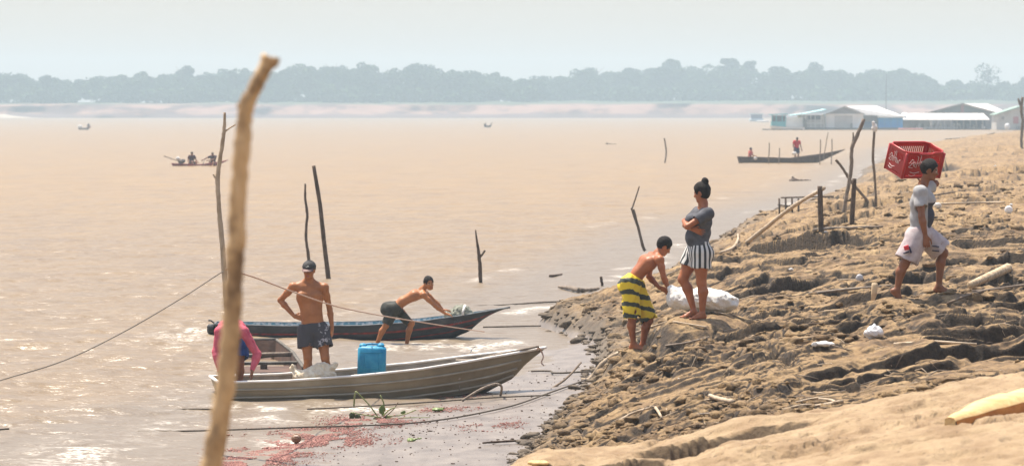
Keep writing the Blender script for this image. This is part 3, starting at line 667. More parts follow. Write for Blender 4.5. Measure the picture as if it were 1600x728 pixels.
def trunk(pr, J, extra=(), wide=1.0, kc=.035):
    s = pr.s; B = pr.B
    for a, b, ra, rb in torso_caps(J['hl'], J['hr'], J['wl'], J['cl'], J['sl'], J['sr'], s, 0, wide): B.cap(a, b, ra, rb, kc)
    for c_, r_ in extra: B.ell(c_, r_, None, .04)
    mid = (J['sl']+J['sr'])/2
    B.cap(J['nk'], J['hd']-unit(J['hd']-J['nk'])*.03*s, .056*s, .052*s, .025)
    for q in ('sl', 'sr'): B.cap(J['nk']*.85+J['hd']*.15, J['nk']*.35+J[q]*.65, .044*s, .036*s, .035)
    if 'skip_arms' not in J:
        add_arm(B, J['sl'], J['el'], J['fl'], s*J.get('armf', 1)); add_arm(B, J['sr'], J['er'], J['fr'], s*J.get('armf', 1))
def stripes_mat(name, ca, cb, dirv, period, duty=.5, rough=.8, wob=.0):
    m = NT(name); d = m.node('ShaderNodeVectorMath', operation='DOT_PRODUCT'); m.l(m.tc.outputs['Object'], d.inputs[0]); d.inputs[1].default_value = dirv
    v = m.math('ADD', m.math('MULTIPLY', d.outputs['Value'], 1/period), m.math('MULTIPLY', m.noise(9), wob))
    f = m.math('FRACT', v); m.set('Base Color', m.mix(m.ramp(f, [(duty-.02, 0.0), (duty+.02, 1.0)]), ca, cb)); m.set('Roughness', rough)
    m.set('Normal', m.bump(m.noise(90), .3, .004)); return m.m

# ------------------------------------------------------------------ young man in a cap standing in the metal boat
A = Person(42.15, 'shirtless man in dark cap and grey shorts standing hand on hip in the metal boat', skin=SK1); A.origin(497, 616); J = A.J; s = 1.0
j = dict(hl=J(478, 516), hr=J(502, 516), wl=J(487, 491, -.01), cl=J(484, 465, .0), sl=J(458, 448, .0), sr=J(507, 449, .0), nk=J(483, 440, .02), hd=J(483, 421, -.02),
         el=J(438, 469, .12), fl=J(460, 494, .02), er=J(515, 482, .06), fr=J(519, 512, .0))
j['armf'] = .97; trunk(A, j, [(J(471, 461, -.072), V3(.066, .038, .040)), (J(496, 461, -.072), V3(.066, .038, .040)), (J(481, 484, -.055), V3(.028, .035, .085)), (J(492, 484, -.055), V3(.028, .035, .085))], 1.06)
add_hand(A.B, j['fl'], V3(.85, -.42, -.15), V3(.35, .9, 0), .98, .45, 1); add_hand(A.B, j['fr'], V3(-.05, -.2, -1), V3(-1, .2, 0), .98, .55, 1)
kl, kr = J(481, 559, -.05), J(508, 558, -.07)
add_leg(A.B, J(478, 518), kl, J(481, 606, .02), back=V3(0, 1, 0)); add_leg(A.B, J(502, 518), kr, J(514, 606, .02), back=V3(0, 1, 0))
add_foot(A.B, J(481, 606, .02), V3(-.15, -1, 0), side=-1); add_foot(A.B, J(514, 606, .02), V3(.3, -1, 0))
A.B.ell(J(489, 499, -.105), V3(.006, .012, .008), None, .006, 's')
p, R = add_head(A.B, j['hd'], V3(-.22, -.93, -.16), V3(0, -.1, 1)); body = finish(A, p, R, j['hd'])
sm = NT('dark_grey_print'); nn_ = sm.noise(11, (1, 1, 1), 3); msk = sm.node('ShaderNodeSeparateXYZ'); sm.l(sm.tc.outputs['Object'], msk.inputs[0])
pr_ = sm.math('MULTIPLY', sm.ramp(nn_, [(.545, 0.0), (.56, 1.0), (.60, 1.0), (.615, 0.0)]), sm.ramp(msk.outputs[0], [(.0, 0.0), (.03, 1.0)]))
sm.set('Base Color', sm.mix(pr_, (.05, .045, .05), (.38, .36, .36))); sm.set('Roughness', .85); sm.set('Normal', sm.bump(sm.noise(80), .3, .005))
make_shorts(A, J(478, 516), J(502, 516), kl, kr, j['wl'], sm.m, .53, .018, .128, top=.105, amp=.005)
link('hair', qmesh('hair', *hair_field(p, R, 1.0).mesh(.009)), HAIR, A.root)
C_ = Field(); C_.ell(p(0, -.008, .030), V3(.092, .110, .092), R, .01); C_.half(p(0, 0, .030), -R[:, 2]-R[:, 1]*.05, .004)
cap_ = sdfobj('cap', C_, M('black_cotton', (.022, .02, .02), .8, (.035, .032, .03), 20, .3), A.root, .008)
bm_ = MB(); rows = []
for i in range(9):
    a = -1.15+2.3*i/8; rows.append([Vector(p(math.sin(a)*.086*(1), math.cos(a)*(.094+q*.082)-.004*0, .030-.02*q-.012*math.sin(a)**2*q)) for q in (0, .35, .7, 1)])
bm_.sheet(rows); lo_ = [[v-Vector(R[:, 2])*.006 for v in r_] for r_ in rows]; bm_.sheet([r_[::-1] for r_ in lo_])
bm_.sheet([[r_[-1] for r_ in rows], [r_[-1] for r_ in lo_]])
bm_.build('visor', M('faded_brown_visor', (.16, .085, .07), .7, (.10, .055, .05), 15), cap_)
eb = MB(); q0 = lambda a, b: Vector(p(a, .1015-abs(a)*.35, .055+b))
eb.tube([q0(-.026, 0), q0(-.020, .014), q0(-.008, .013), q0(-.010, .002), q0(-.022, -.004)], .0045, 5); eb.tube([q0(-.006, -.008), q0(.008, .002), q0(.022, -.004)], .0045, 5); eb.tube([q0(-.02, -.014), q0(-.006, -.014)], .005, 5)
eb.build('cap_emblem', M('off_white_thread', (.6, .62, .55), .8), cap_)

# ------------------------------------------------------------------ boy pushing the dark canoe
B_ = Person(51.75, 'shirtless boy in black shorts standing in the shallows pushing the dark canoe', skin=SK1, size=.86); B_.origin(617, 541); J = B_.J; s = .86
j = dict(hl=J(616, 482, -.09), hr=J(618, 481, .09), wl=J(629, 471, 0), cl=J(648, 461, 0), sl=J(662, 461, -.145), sr=J(664, 457, .145), nk=J(658, 454, 0), hd=J(670, 442, -.03),
         el=J(680, 478, -.17), fl=J(696, 490, -.05), er=J(681, 472, .17), fr=J(692, 484, .20)); j['armf'] = .98
trunk(B_, j); add_hand(B_.B, j['fl'], V3(.9, .3, -.25), V3(.1, .3, -1), s, .5, 1); add_hand(B_.B, j['fr'], V3(.9, .1, -.1), V3(.1, -.2, -1), s, .4, -1)
k1, k2 = J(603, 508, -.10), J(643, 505, .03); B_.B.ell(J(608, 482, 0), V3(.1, .14, .1), None, .04)
add_leg(B_.B, j['hl'], k1, J(588, 540, -.08), s, back=V3(-.8, 0, .3)); add_leg(B_.B, j['hr'], k2, J(635, 540, .03), s, back=V3(-.9, 0, -.3))
add_foot(B_.B, J(588, 540, -.08), V3(.95, 0, -.2), s); add_foot(B_.B, J(635, 540, .03), V3(1, 0, 0), s)
p, R = add_head(B_.B, j['hd'], V3(.38, -.92, -.05), V3(-.1, 0, 1), .96); finish(B_, p, R, j['hd'])
make_shorts(B_, j['hl'], j['hr'], k1, k2, j['wl'], cloth_mat('black_wet_cotton', (.028, .028, .022), (.05, .05, .04), .6), .90, .014, .098, top=.085, amp=.006, low=[(J(607, 483, 0), V3(.135, .17, .13))])
link('hair', qmesh('hair', *hair_field(p, R, .96).mesh(.008, folds(.002, 1.6))), HAIR, B_.root)

# ------------------------------------------------------------------ person in pink bending over in the metal boat
C = Person(41.95, 'person in pink long sleeves bending down in the metal boat behind the thick foreground stick', skin=SK3, size=.98); C.origin(362, 617, .25); J = C.J; s = .98
j = dict(hl=J(353, 526, .40), hr=J(374, 526, .40), wl=J(362, 517, .26), cl=J(362, 513, .06), sl=J(344, 518, -.10), sr=J(381, 518, -.10), nk=J(362, 523, -.16), hd=J(363, 541, -.27),
         el=J(338, 548, -.12), fl=J(343, 580, -.20), er=J(402, 553, -.10), fr=J(394, 578, -.20))
trunk(C, j, [], 1.0); add_hand(C.B, j['fl'], V3(.1, -.2, -1), V3(1, 0, 0), s, .4, 1); add_hand(C.B, j['fr'], V3(-.05, -.2, -1), V3(-1, 0, 0), s, .4, -1)
k1, k2 = J(350, 568, .28), J(375, 568, .28); add_leg(C.B, j['hl'], k1, J(352, 606, .35), s, back=V3(0, 1, 0)); add_leg(C.B, j['hr'], k2, J(374, 606, .35), s, back=V3(0, 1, 0))
add_foot(C.B, J(352, 606, .35), V3(0, -1, 0), s); add_foot(C.B, J(374, 606, .35), V3(0, -1, 0), s)
p, R = add_head(C.B, j['hd'], V3(.1, -.55, -.82), V3(0, -.8, .55)); finish(C, p, R, j['hd'])
make_shirt(C, j, cloth_mat('pink_jersey', (.60, .13, .17), (.48, .08, .12), .75), .016, long=True, hem=(j['wl']*.35+(j['hl']+j['hr'])/2*.65, unit((j['hl']+j['hr'])/2-j['wl'])), amp=.006, neck=.07)
make_shorts(C, j['hl'], j['hr'], k1, k2, j['wl']+V3(0, 0, .1), cloth_mat('blue_trunks', (.02, .07, .26), (.012, .03, .12), .7), .7, .02, .12, top=.09, amp=.006)
link('hair', qmesh('hair', *hair_field(p, R, .98).mesh(.009, folds(.002, 1.6))), HAIR, C.root)

# ------------------------------------------------------------------ boy in yellow striped shorts
D = Person(41.0, 'shirtless boy in yellow and black striped shorts bending over the big white sack', skin=SK2, size=.95); D.origin(990, 546); J = D.J; s = .95
j = dict(hl=J(984, 443, -.10), hr=J(992, 442, .10), wl=J(997, 427, 0), cl=J(1012, 410, 0), sl=J(1031, 406, -.16), sr=J(1018, 400, .16), nk=J(1026, 398, 0), hd=J(1038, 384, 0),
         el=J(1037, 433, -.20), fl=J(1044, 450, -.10), er=J(1014, 432, .16), fr=J(1030, 449, .06)); j['armf'] = 1.0
trunk(D, j); add_hand(D.B, j['fl'], V3(.75, .3, -.6), V3(.4, .5, -.6), s, .7, 1); add_hand(D.B, j['fr'], V3(.85, .1, -.45), V3(.2, -.5, -.7), s, .7, -1)
k1, k2 = J(988, 496, -.12), J(1014, 500, .06); D.B.ell(J(982, 444, 0), V3(.11, .16, .11), None, .04)
add_leg(D.B, j['hl'], k1, J(990, 537, -.06), s, back=V3(-.9, 0, 0)); add_leg(D.B, j['hr'], k2, J(1004, 538, .08), s, back=V3(-.9, 0, 0))
add_foot(D.B, J(990, 537, -.06), V3(.8, -.4, 0), s); add_foot(D.B, J(1004, 538, .08), V3(.9, .2, 0), s)
p, R = add_head(D.B, j['hd'], V3(.80, .12, -.58), V3(.3, 0, .9), 1.0); finish(D, p, R, j['hd'])
make_shorts(D, j['hl'], j['hr'], k1, k2, j['wl'], stripes_mat('yellow_black_stripes', (.70, .50, .01), (.028, .034, .02), (.12, .25, 1.0), .152, .60, .7, .55), 0.95, .024, .116, top=.10, amp=.011, low=[(J(980, 447, 0), V3(.12, .17, .12))])
wb = MB()
link('hair', qmesh('hair', *hair_field(p, R, 1.0).mesh(.008, folds(.002, 1.6))), HAIR, D.root)

# ------------------------------------------------------------------ woman with arms crossed
E = Person(40.0, 'woman with hair bun, grey shirt and striped shorts standing with arms crossed', skin=SK2, size=1.0); E.origin(1090, 500); J = E.J; s = 1.0
j = dict(hl=J(1096, 394, -.09), hr=J(1086, 394, .09), wl=J(1092, 367, 0), cl=J(1095, 345, 0), sl=J(1106, 334, -.165), sr=J(1090, 333, .165), nk=J(1099, 320, 0), hd=J(1096, 300, 0),
         el=J(1074, 354, -.24), fl=J(1068, 345, .04), er=J(1071, 352, .17), fr=J(1082, 358, -.15)); j['armf'] = .98
ex = [(J(1080, 346, -.075), V3(.068, .07, .072)), (J(1080, 346, .075), V3(.068, .07, .072)), (J(1085, 371, 0), V3(.105, .12, .11)), (J(1103, 396, -.06), V3(.10, .10, .105)), (J(1099, 396, .07), V3(.10, .10, .105)), (J(1099, 362, 0), V3(.08, .12, .10))]
trunk(E, j, ex, 1.05); add_hand(E.B, j['fl'], V3(.5, .8, .1), V3(.8, -.5, 0), .92, .4, 1); add_hand(E.B, j['fr'], V3(.93, -.16, -.32), V3(.15, .98, .1), .95, .18, 1, spread=.06)
k1, k2 = J(1096, 441, -.08), J(1067, 436, .06)
add_leg(E.B, J(1095, 399, -.085), k1, J(1097, 489, -.06), fat=1.10, back=V3(.9, -.2, 0)); add_leg(E.B, J(1083, 399, .085), k2, J(1084, 484, .08), fat=1.10, back=V3(.9, -.2, 0))
add_foot(E.B, J(1097, 489, -.06), V3(-.75, -.45, 0), .95); add_foot(E.B, J(1084, 486, .06), V3(-.95, -.25, -.05), .95)
p, R = add_head(E.B, j['hd'], V3(-.86, .34, -.22), V3(0, 0, 1), 1.03); finish(E, p, R, j['hd'])
make_shirt(E, j, cloth_mat('grey_jersey', (.105, .105, .115), (.07, .07, .078), .85), .016, .48, hem=(J(1092, 383), V3(.15, 0, -1)), extra=ex[:3]+ex[5:], amp=.005, neck=.082, wide=1.05)
vm = NT('black_white_stripes'); sp_ = vm.node('ShaderNodeSeparateXYZ'); vm.l(vm.tc.outputs['Object'], sp_.inputs[0])
cx_ = float(J(1092, 395)[0]); an_ = vm.math('ARCTAN2', sp_.outputs[1], vm.math('SUBTRACT', sp_.outputs[0], cx_)); f_ = vm.math('FRACT', vm.math('MULTIPLY', an_, 19/(2*math.pi)))
vm.set('Base Color', vm.mix(vm.ramp(f_, [(.45, 0.0), (.50, 1.0)]), (.03, .03, .03), (.62, .60, .55))); vm.set('Roughness', .8)
make_shorts(E, J(1096, 396, -.085), J(1084, 396, .085), k1, k2, J(1092, 368), vm.m, .42, .022, .125, top=.16, amp=.003, low=[(c_, r_*1.08) for c_, r_ in ex[3:5]])
link('hair', qmesh('hair', *hair_field(p, R, 1.03, 'bun').mesh(.008, folds(.0035, 1.5))), HAIR, E.root)

# ------------------------------------------------------------------ man carrying the crate
F = Person(38.5, 'barefoot man in grey t-shirt and white shorts walking with a red crate on his shoulder', skin=SK3, size=1.0); F.origin(1440, 463); J = F.J; s = 1.0
j = dict(hl=J(1436, 363, -.09), hr=J(1442, 363, .09), wl=J(1437, 341, 0), cl=J(1438, 316, 0), sl=J(1438, 300, -.175), sr=J(1443, 298, .165), nk=J(1441, 291, 0), hd=J(1453, 265, -.03),
         el=J(1440, 338, -.235), fl=J(1446, 368, -.215), er=J(1462, 287, .34), fr=J(1448, 286, .50)); j['armf'] = 1.06
ex = [(J(1444, 337, 0), V3(.105, .12, .13)), (J(1446, 312, 0), V3(.10, .14, .09)), (J(1428, 368, -.05), V3(.10, .10, .10)), (J(1428, 368, .07), V3(.10, .10, .10))]
trunk(F, j, ex, 1.1); add_hand(F.B, j['fl'], V3(.12, 0, -1), V3(.1, 1, 0), 1.05, .75, 1); add_hand(F.B, j['fr'], V3(-.8, .2, .35), V3(0, 0, 1), 1.0, .5, 1)
k1, k2 = J(1413, 413, -.11), J(1474, 395, .09)
add_leg(F.B, J(1435, 368, -.09), k1, J(1402, 452, -.10), back=V3(-.9, 0, 0)); add_leg(F.B, J(1444, 368, .09), k2, J(1467, 447, .10), back=V3(-.95, 0, 0))
add_foot(F.B, J(1402, 453, -.10), V3(.55, 0, -.62), 1.0, up=(.6, 0, .8)); add_foot(F.B, J(1467, 447, .10), V3(.97, -.1, -.1), 1.0)
p, R = add_head(F.B, j['hd'], V3(.93, -.28, -.24), V3(.15, 0, 1), 1.04); finish(F, p, R, j['hd'])
tm = NT('grey_tee_dark_front'); sp_ = tm.node('ShaderNodeSeparateXYZ'); tm.l(tm.tc.outputs['Object'], sp_.inputs[0])
x0 = float(J(1447, 320)[0]); z0 = float(J(1447, 316)[2])
fx = tm.ramp(tm.math('ADD', tm.math('MULTIPLY', tm.math('SUBTRACT', sp_.outputs[0], x0), 4), .5), [(.49, 0.0), (.53, 1.0)]); fz = tm.ramp(tm.math('ADD', tm.math('MULTIPLY', tm.math('SUBTRACT', z0, sp_.outputs[2]), 3), .5), [(.49, 0.0), (.53, 1.0)])
tm.set('Base Color', tm.mix(tm.math('MULTIPLY', fx, fz), tm.ramp(tm.noise(16), [(.35, (.33, .32, .31)), (.65, (.40, .39, .38))]), (.035, .032, .045))); tm.set('Roughness', .85); tm.set('Normal', tm.bump(tm.noise(70), .3, .006))
make_shirt(F, j, tm.m, .020, .46, hem=(J(1437, 360), V3(-.1, 0, -1)), extra=ex[:2], amp=.006, neck=.078, wide=1.12)
sh_ = make_shorts(F, J(1436, 366, -.09), J(1443, 366, .09), k1, k2, j['wl'], cloth_mat('white_pink_shorts', (.50, .44, .43), (.40, .32, .32), .75), .74, .030, .150, top=.10, amp=.004, low=[(c_, r_*1.1) for c_, r_ in ex[2:4]])
for (px, py, dd, w_, h_, m_, a_) in ((1416.5, 387, -.262, .062, .055, (.62, .03, .04), -.3), (1422, 390, -.263, .020, .085, (.02, .02, .05), -.3), (1416, 394.5, -.261, .075, .016, (.02, .02, .05), -.3), (1462, 392, -.09, .085, .015, (.02, .02, .05), .12), (1462, 385, -.088, .085, .015, (.02, .02, .05), .12)):
    pb = MB(); c_ = Vector(J(px, py, dd)); pb.box(c_, (w_, .03, h_), Matrix.Rotation(a_, 3, 'Y'), bev=.004); pb.build('printed_patch', M('patch_print', m_, .7), sh_)
link('hair', qmesh('hair', *hair_field(p, R, 1.06).mesh(.008, folds(.004, 1.4))), HAIR, F.root)

# ------------------------------------------------------------------ small far-off people, posed in metres
def far_person(label, loc, rz, shirt, pants, pose, skin=SK3, size=1.0, group=None, hat=None):
    pr = Person(1, label, group, skin, size=size); pr.root = empty('person', loc, rz); tag(pr.root, label, 'person', group); s = size
    j = {k: V3(*v)*s for k, v in pose.items()}; trunk(pr, j)
    add_hand(pr.B, j['fl'], j['fl']-j['el'], V3(0, 1, -.3), s, .5, 1); add_hand(pr.B, j['fr'], j['fr']-j['er'], V3(0, 1, -.3), s, .5, -1)
    add_leg(pr.B, j['hl'], j['kl'], j['al'], s); add_leg(pr.B, j['hr'], j['kr'], j['ar'], s)
    add_foot(pr.B, j['al'], V3(*pose['fdir']), s); add_foot(pr.B, j['ar'], V3(*pose['fdir']), s)
    p, R = add_head(pr.B, j['hd'], V3(*pose['face']), V3(0, 0, 1), s); finish(pr, p, R, j['hd'], .014)
    if shirt is not None: make_shirt(pr, j, shirt, .02, .5, hem=((j['hl']+j['hr'])/2+V3(0, 0, .02), V3(0, 0, -1)), amp=.004, h=.014)
    make_shorts(pr, j['hl'], j['hr'], j['kl'], j['kr'], j['wl'], pants, .7, .02, .12, h=.014)
    if hat is None: link('hair', qmesh('hair', *hair_field(p, R, s).mesh(.012)), HAIR, pr.root)
    return pr.root
# local frame: the figure faces -Y; z = 0 at the soles
STAND = dict(hl=(-.09, 0, .88), hr=(.09, 0, .88), wl=(0, -.02, 1.06), cl=(0, -.05, 1.25), sl=(-.18, -.06, 1.38), sr=(.18, -.06, 1.38), nk=(0, -.09, 1.44), hd=(0, -.16, 1.55), el=(-.25, -.02, 1.12), fl=(-.22, -.12, .90),
             er=(.27, -.05, 1.11), fr=(.33, -.10, .86), kl=(-.10, -.05, .47), kr=(.11, -.04, .47), al=(-.11, 0, .08), ar=(.13, 0, .08), fdir=(0, -1, 0), face=(0, -.8, -.55))
SIT = dict(hl=(-.09, 0, .14), hr=(.09, 0, .14), wl=(0, .0, .33), cl=(0, -.03, .52), sl=(-.17, -.04, .64), sr=(.17, -.04, .64), nk=(0, -.05, .70), hd=(0, -.08, .82), el=(-.29, -.08, .42), fl=(-.33, -.25, .25),
           er=(.27, -.12, .40), fr=(.30, -.32, .28), kl=(-.14, -.40, .30), kr=(.14, -.40, .30), al=(-.12, -.62, .06), ar=(.12, -.62, .06), fdir=(0, -1, 0), face=(0, -1, -.1))
# ------------------------------------------------------------------ boats
class Hull:
    """stations given as functions of t (0 stern, 1 bow); local x runs along the keel line, y across, z up from the water"""
    def __init__(s, L, b, c, sheer, keel, chine, th=.03, n=40, bulge=.0):
        s.L = L; s.b = b; s.c = c; s.sh = sheer; s.k = keel; s.ch = chine; s.th = th; s.n = n; s.bulge = bulge
    def f(s, tab, t): return float(np.interp(t, [q[0] for q in tab], [q[1] for q in tab]))
    def pt(s, t, v, side, off=0.0, tm=None):
        """v 0 gunwale .. 1 chine .. 2 keel centre; off pushes outwards"""
        x = s.L*t; b, c, z0, z1, z2 = s.f(s.b, t), s.f(s.c, t), s.f(s.sh, t), s.f(s.ch, t), s.f(s.k, t)
        if v <= 1: y = b+(c-b)*v+s.bulge*math.sin(v*math.pi); z = z0+(z1-z0)*v
        else: y = c*(2-v); z = z1+(z2-z1)*(v-1)
        rake = s.rake*(v if v < 1 else 1) if t < .001 else 0
        sr = s.stem*min(v, 2)/2*max(0, (t-.8)/.2)
        y = max(0.0, y+off*(1 if v <= 1 else .3)); z = z-(off if v > 1 else 0)
        return Vector((x+rake-sr, side*y, z))
    rake = .12; stem = .35
    def shell(s, mats, parent, name='hull'):
        mb = MB(); ts = [i/s.n for i in range(s.n+1)]; vs = [0, .2, .4, .6, .8, 1, 1.3, 1.6, 2]
        for sd_ in (-1, 1):
            o = [[s.pt(t, v, sd_) for v in vs] for t in ts]; mb.sheet(o if sd_ > 0 else [r[::-1] for r in o], 0)
            i_ = [[s.pt(t, v, sd_, -s.th) for v in vs] for t in ts]; mb.sheet(i_ if sd_ < 0 else [r[::-1] for r in i_], 1)
        tr = [s.pt(0, v, -1) for v in vs]+[s.pt(0, v, 1) for v in vs[:-1][::-1]]; mb.add(tr, [tuple(range(len(tr)))], 0)
        tr = [s.pt(0, v, -1, -s.th)+Vector((s.th, 0, 0)) for v in vs]+[s.pt(0, v, 1, -s.th)+Vector((s.th, 0, 0)) for v in vs[:-1][::-1]]; mb.add(tr, [tuple(range(len(tr)-1, -1, -1))], 1)
        return mb.build(name, mats, parent, sharp=35)
    def rim(s, mats, parent, r=.018, name='gunwale', flat=1.0, up=.0, m=0):
        mb = MB()
        for sd_ in (-1, 1): mb.tube([s.pt(i/s.n, 0, sd_, -s.th*.5)+Vector((0, 0, up)) for i in range(s.n+1)], r, 7, m, flat=flat)
        mb.tube([s.pt(0, 0, -1)+Vector((0, 0, up)), s.pt(0, 0, 1)+Vector((0, 0, up))], r, 7, m)
        return mb.build(name, mats, parent)
    def strake(s, v, t0, t1, r, mats, parent, name='strake', h=None, off=.0):
        mb = MB()
        for sd_ in (-1, 1):
            if h is None: mb.tube([s.pt(t0+(t1-t0)*i/30, v(i/30) if callable(v) else v, sd_, off) for i in range(31)], r, 6)
            else: mb.sheet([[s.pt(t0+(t1-t0)*i/30, (v(i/30) if callable(v) else v)+q, sd_, off) for q in (-h/2, h/2)] for i in range(31)])
        return mb.build(name, mats, parent)
def place(e, stern, bow):
    a = Vector(stern); b = Vector(bow); e.location = a; e.rotation_euler = (0, 0, math.atan2(b.y-a.y, b.x-a.x)); return e
WOODD = M('weathered_wood', (.10, .065, .038), .85, (.19, .135, .085), 5, .5, 30, stretch=(1, 1, 1))
WOODL = M('pale_dry_wood', (.30, .22, .14), .85, (.46, .36, .25), 7, .4, 40)
WOODG = M('grey_stick_bark', (.13, .10, .075), .9, (.25, .195, .145), 12, .6, 50)
DARKW = M('dark_wet_wood', (.055, .037, .026), .8, (.12, .08, .055), 7, .4, 40, spec=.2)
ROPE = M('old_rope', (.06, .045, .032), .9, (.14, .11, .08), 40, .5, 200); ROPEL = M('pinkish_rope', (.45, .28, .20), .9, (.55, .38, .28), 40, .4, 200)
CLOTHW = cloth_mat('white_cloth', (.72, .70, .66), (.60, .56, .5), .85)

# metal boat
al = NT('scuffed_aluminium'); a1 = al.noise(1.6, (.8, 1, 1.2), 5, .55); a2 = al.noise(26, (.35, 1, 3), 6, .7)
al.set('Base Color', al.mix(al.ramp(a2, [(.30, .35), (.42, 0.0)]), al.ramp(a1, [(.3, (.17, .13, .08)), (.5, (.25, .205, .135)), (.72, (.33, .29, .215))]), (.15, .10, .055)))
al.set('Metallic', .5); al.set('Roughness', al.ramp(a1, [(.3, .62), (.7, .42)])); al.set('Normal', al.bump(a2, .12, .01, al.bump(a1, .4, .05)))
alr = M('worn_bright_rim', (.86, .83, .78), .4, (.70, .65, .58), 5, .1); ali = M('boat_inner_metal', (.24, .20, .15), .6, (.34, .29, .23), 6, .3, metal=.3)
e = empty('boat'); tag(e, 'long bare metal boat with pressed sides in the foreground, its bow on the mud', 'boat')
st, bw = Vector(((335-800)/FPX*41.98, 41.98, 0)), Vector(((853-800)/FPX*42.9, 42.9, 0)); place(e, st, bw); L = (bw-st).length
hb = Hull(L, [(0, .50), (.3, .54), (.55, .52), (.75, .38), (.9, .17), (1, .015)], [(0, .42), (.3, .46), (.55, .42), (.75, .26), (.9, .09), (1, .008)],
          [(0, .250), (.2, .258), (.4, .305), (.6, .378), (.8, .49), (1, .60)], [(0, -.14), (.5, -.13), (.7, -.07), (.85, .02), (.94, .10), (1, .30)], [(0, -.09), (.5, -.08), (.7, -.0), (.85, .10), (.94, .20), (1, .40)], .012, 44, .02)
hb.stem = .55
hb.shell([al.m, ali], e); hb.rim(alr, e, .022, flat=.8, up=.004)
for v in (.30, .60, .84): hb.strake(v, .0, .93, .017, M('rubbed_rib_metal', (.38, .33, .25), .45, (.28, .235, .165), 4, metal=.3), e, off=.002)
mb = MB(); mb.sheet([[hb.pt(.0+i*.09, 1.35, sd_, -.02)+Vector((.03 if i == 0 else 0, 0, .10)) for sd_ in (-1, 1)] for i in range(10)]); mb.build('floor', ali, e)
for t_, w_, z_ in ((.20, .22, .11), (.47, .34, .235), (.70, .2, .24)):
    mb = MB(); bb = hb.f(hb.b, t_)-.02; mb.box((L*t_, 0, z_), (w_, bb*1.86, .03), bev=.006); mb.box((L*t_+w_/2-.01, 0, z_-.09), (.012, bb*1.7, .15)); mb.build('thwart', ali, e)
mb = MB(); mb.sheet([[hb.pt(t_, .04, -1, -.014), Vector((L*t_, 0, hb.f(hb.sh, t_)+.0)), hb.pt(t_, .04, 1, -.014)] for t_ in (.86, .9, .94, .97, .995)]); mb.build('bow_deck', alr, e)
# things lying in the metal boat
def wp(t_, y_, z_): return e.matrix_basis @ Vector((L*t_, y_, z_))
mb = MB(); p1, p2 = P(745, 561, 42.55), P(842, 541, 42.75); pts = [p1.lerp(p2, i/7) for i in range(8)]
mb.tube(pts, [.014, .017, .019, .02, .02, .019, .017, .015], 7, jit=.1); mb.sheet([[p1+Vector((.05*k-.03, -.04+.08*q, -.012+.014*q)) for q in (0, .5, 1)] for k in range(-5, 1)])
tag(mb.build('paddle', WOODG, origin=p1), 'grey wooden paddle lying along the bow of the metal boat', 'paddle')
sk = Field(); c0 = V3(*P(492, 582, 42.0)); sk.ell(c0+V3(.0, 0, -.04), V3(.30, .16, .095), None, .05); sk.cap(c0+V3(-.24, 0, -.02), c0+V3(-.30, 0, .08), .05, .03, .04); sk.cap(c0+V3(.16, 0, .0), c0+V3(.29, -.02, .11), .08, .03, .05); sk.cap(c0+V3(-.02, 0, .02), c0+V3(.12, 0, .09), .07, .05, .05)
def crumple(a, f, sd_=0):
    s_ = int(sd_)*7+3; f = f*.33
    return lambda x, y, z: a*2.0*(np.abs(fbm(x*f+z*f*.6, y*f-z*f*.8, 3, s_))*1.6-.3+.5*fbm(x*f*2.3-y*f, z*f*2.3+y*f*1.4, 2, s_+5))
o = sdfobj('sack', sk, cloth_mat('cream_woven_plastic', (.72, .64, .48), (.60, .48, .33), .7), None, .010, crumple(.016, 26)); tag(o, 'crumpled cream woven sack lying at the feet of the man in the cap', 'sack')
jc = empty('jerrycan', P(581, 584, 42.36)); tag(jc, 'bright blue plastic jerrycan standing in the metal boat', 'jerrycan'); BLUEP = M('blue_plastic', (.01, .20, .36), .5, (.03, .27, .42), 9, .15, 30, spec=.3)
mb = MB(); mb.box((0, 0, .165), (.37, .26, .41), Matrix.Rotation(.03, 3, 'Y'), bev=.035)
for q in (-1, 1): mb.box((q*.12, 0, .378), (.09, .17, .05), bev=.02)
mb.build('can_body', BLUEP, jc, sharp=50); mb = MB(); mb.tube(smooth_path([(-.08, 0, .375), (-.07, 0, .392), (.0, 0, .396), (.07, 0, .392), (.08, 0, .375)], 4), .014, 8); mb.build('handle', BLUEP, jc)
mb = MB()
for z_ in (.06, .26): mb.box((0, -.131, z_+.03), (.30, .008, .012), bev=.003)
mb.box((-.10, -.132, .17), (.014, .008, .22), bev=.003); mb.box((.10, -.132, .17), (.014, .008, .22), bev=.003); mb.build('pressed_rib', BLUEP, jc)
mb = MB(); mb.tube([(.12, -.02, .39), (.12, -.02, .412)], .030, 14); mb.build('screw_cap', M('pale_blue_cap', (.05, .3, .5), .4), jc)
mb = MB(); mb.tube(smooth_path([P(846, 549, 42.85), P(849, 557, 42.8), P(846, 566, 42.78), P(850, 571, 42.76)], 5), .010, 6); mb.tube(smooth_path([P(838, 547, 42.8), P(842, 543, 42.8), P(847, 550, 42.84)], 5), .010, 6)
tag(mb.build('mooring_line', ROPEL, origin=P(846, 549, 42.85)), 'short frayed rope end hanging from the bow of the metal boat', 'rope')
# bent pipe / anchor beside the hull
mb = MB(); q = lambda a_, b_, h_: (lambda g: Vector((g.x, g.y, h_)))(G(a_, b_, h_))
mb.tube(smooth_path([q(722, 626, .05), q(737, 616, .13), (q(755, 606, .2)), q(772, 600, .23), q(781, 601, .22), q(784, 606, .16), q(782, 618, .03)], 5), .016, 8)
tag(mb.build('bent_branch', WOODG, origin=q(740, 622, .03)), 'bent grey branch arching over the mud beside the metal boat', 'branch')

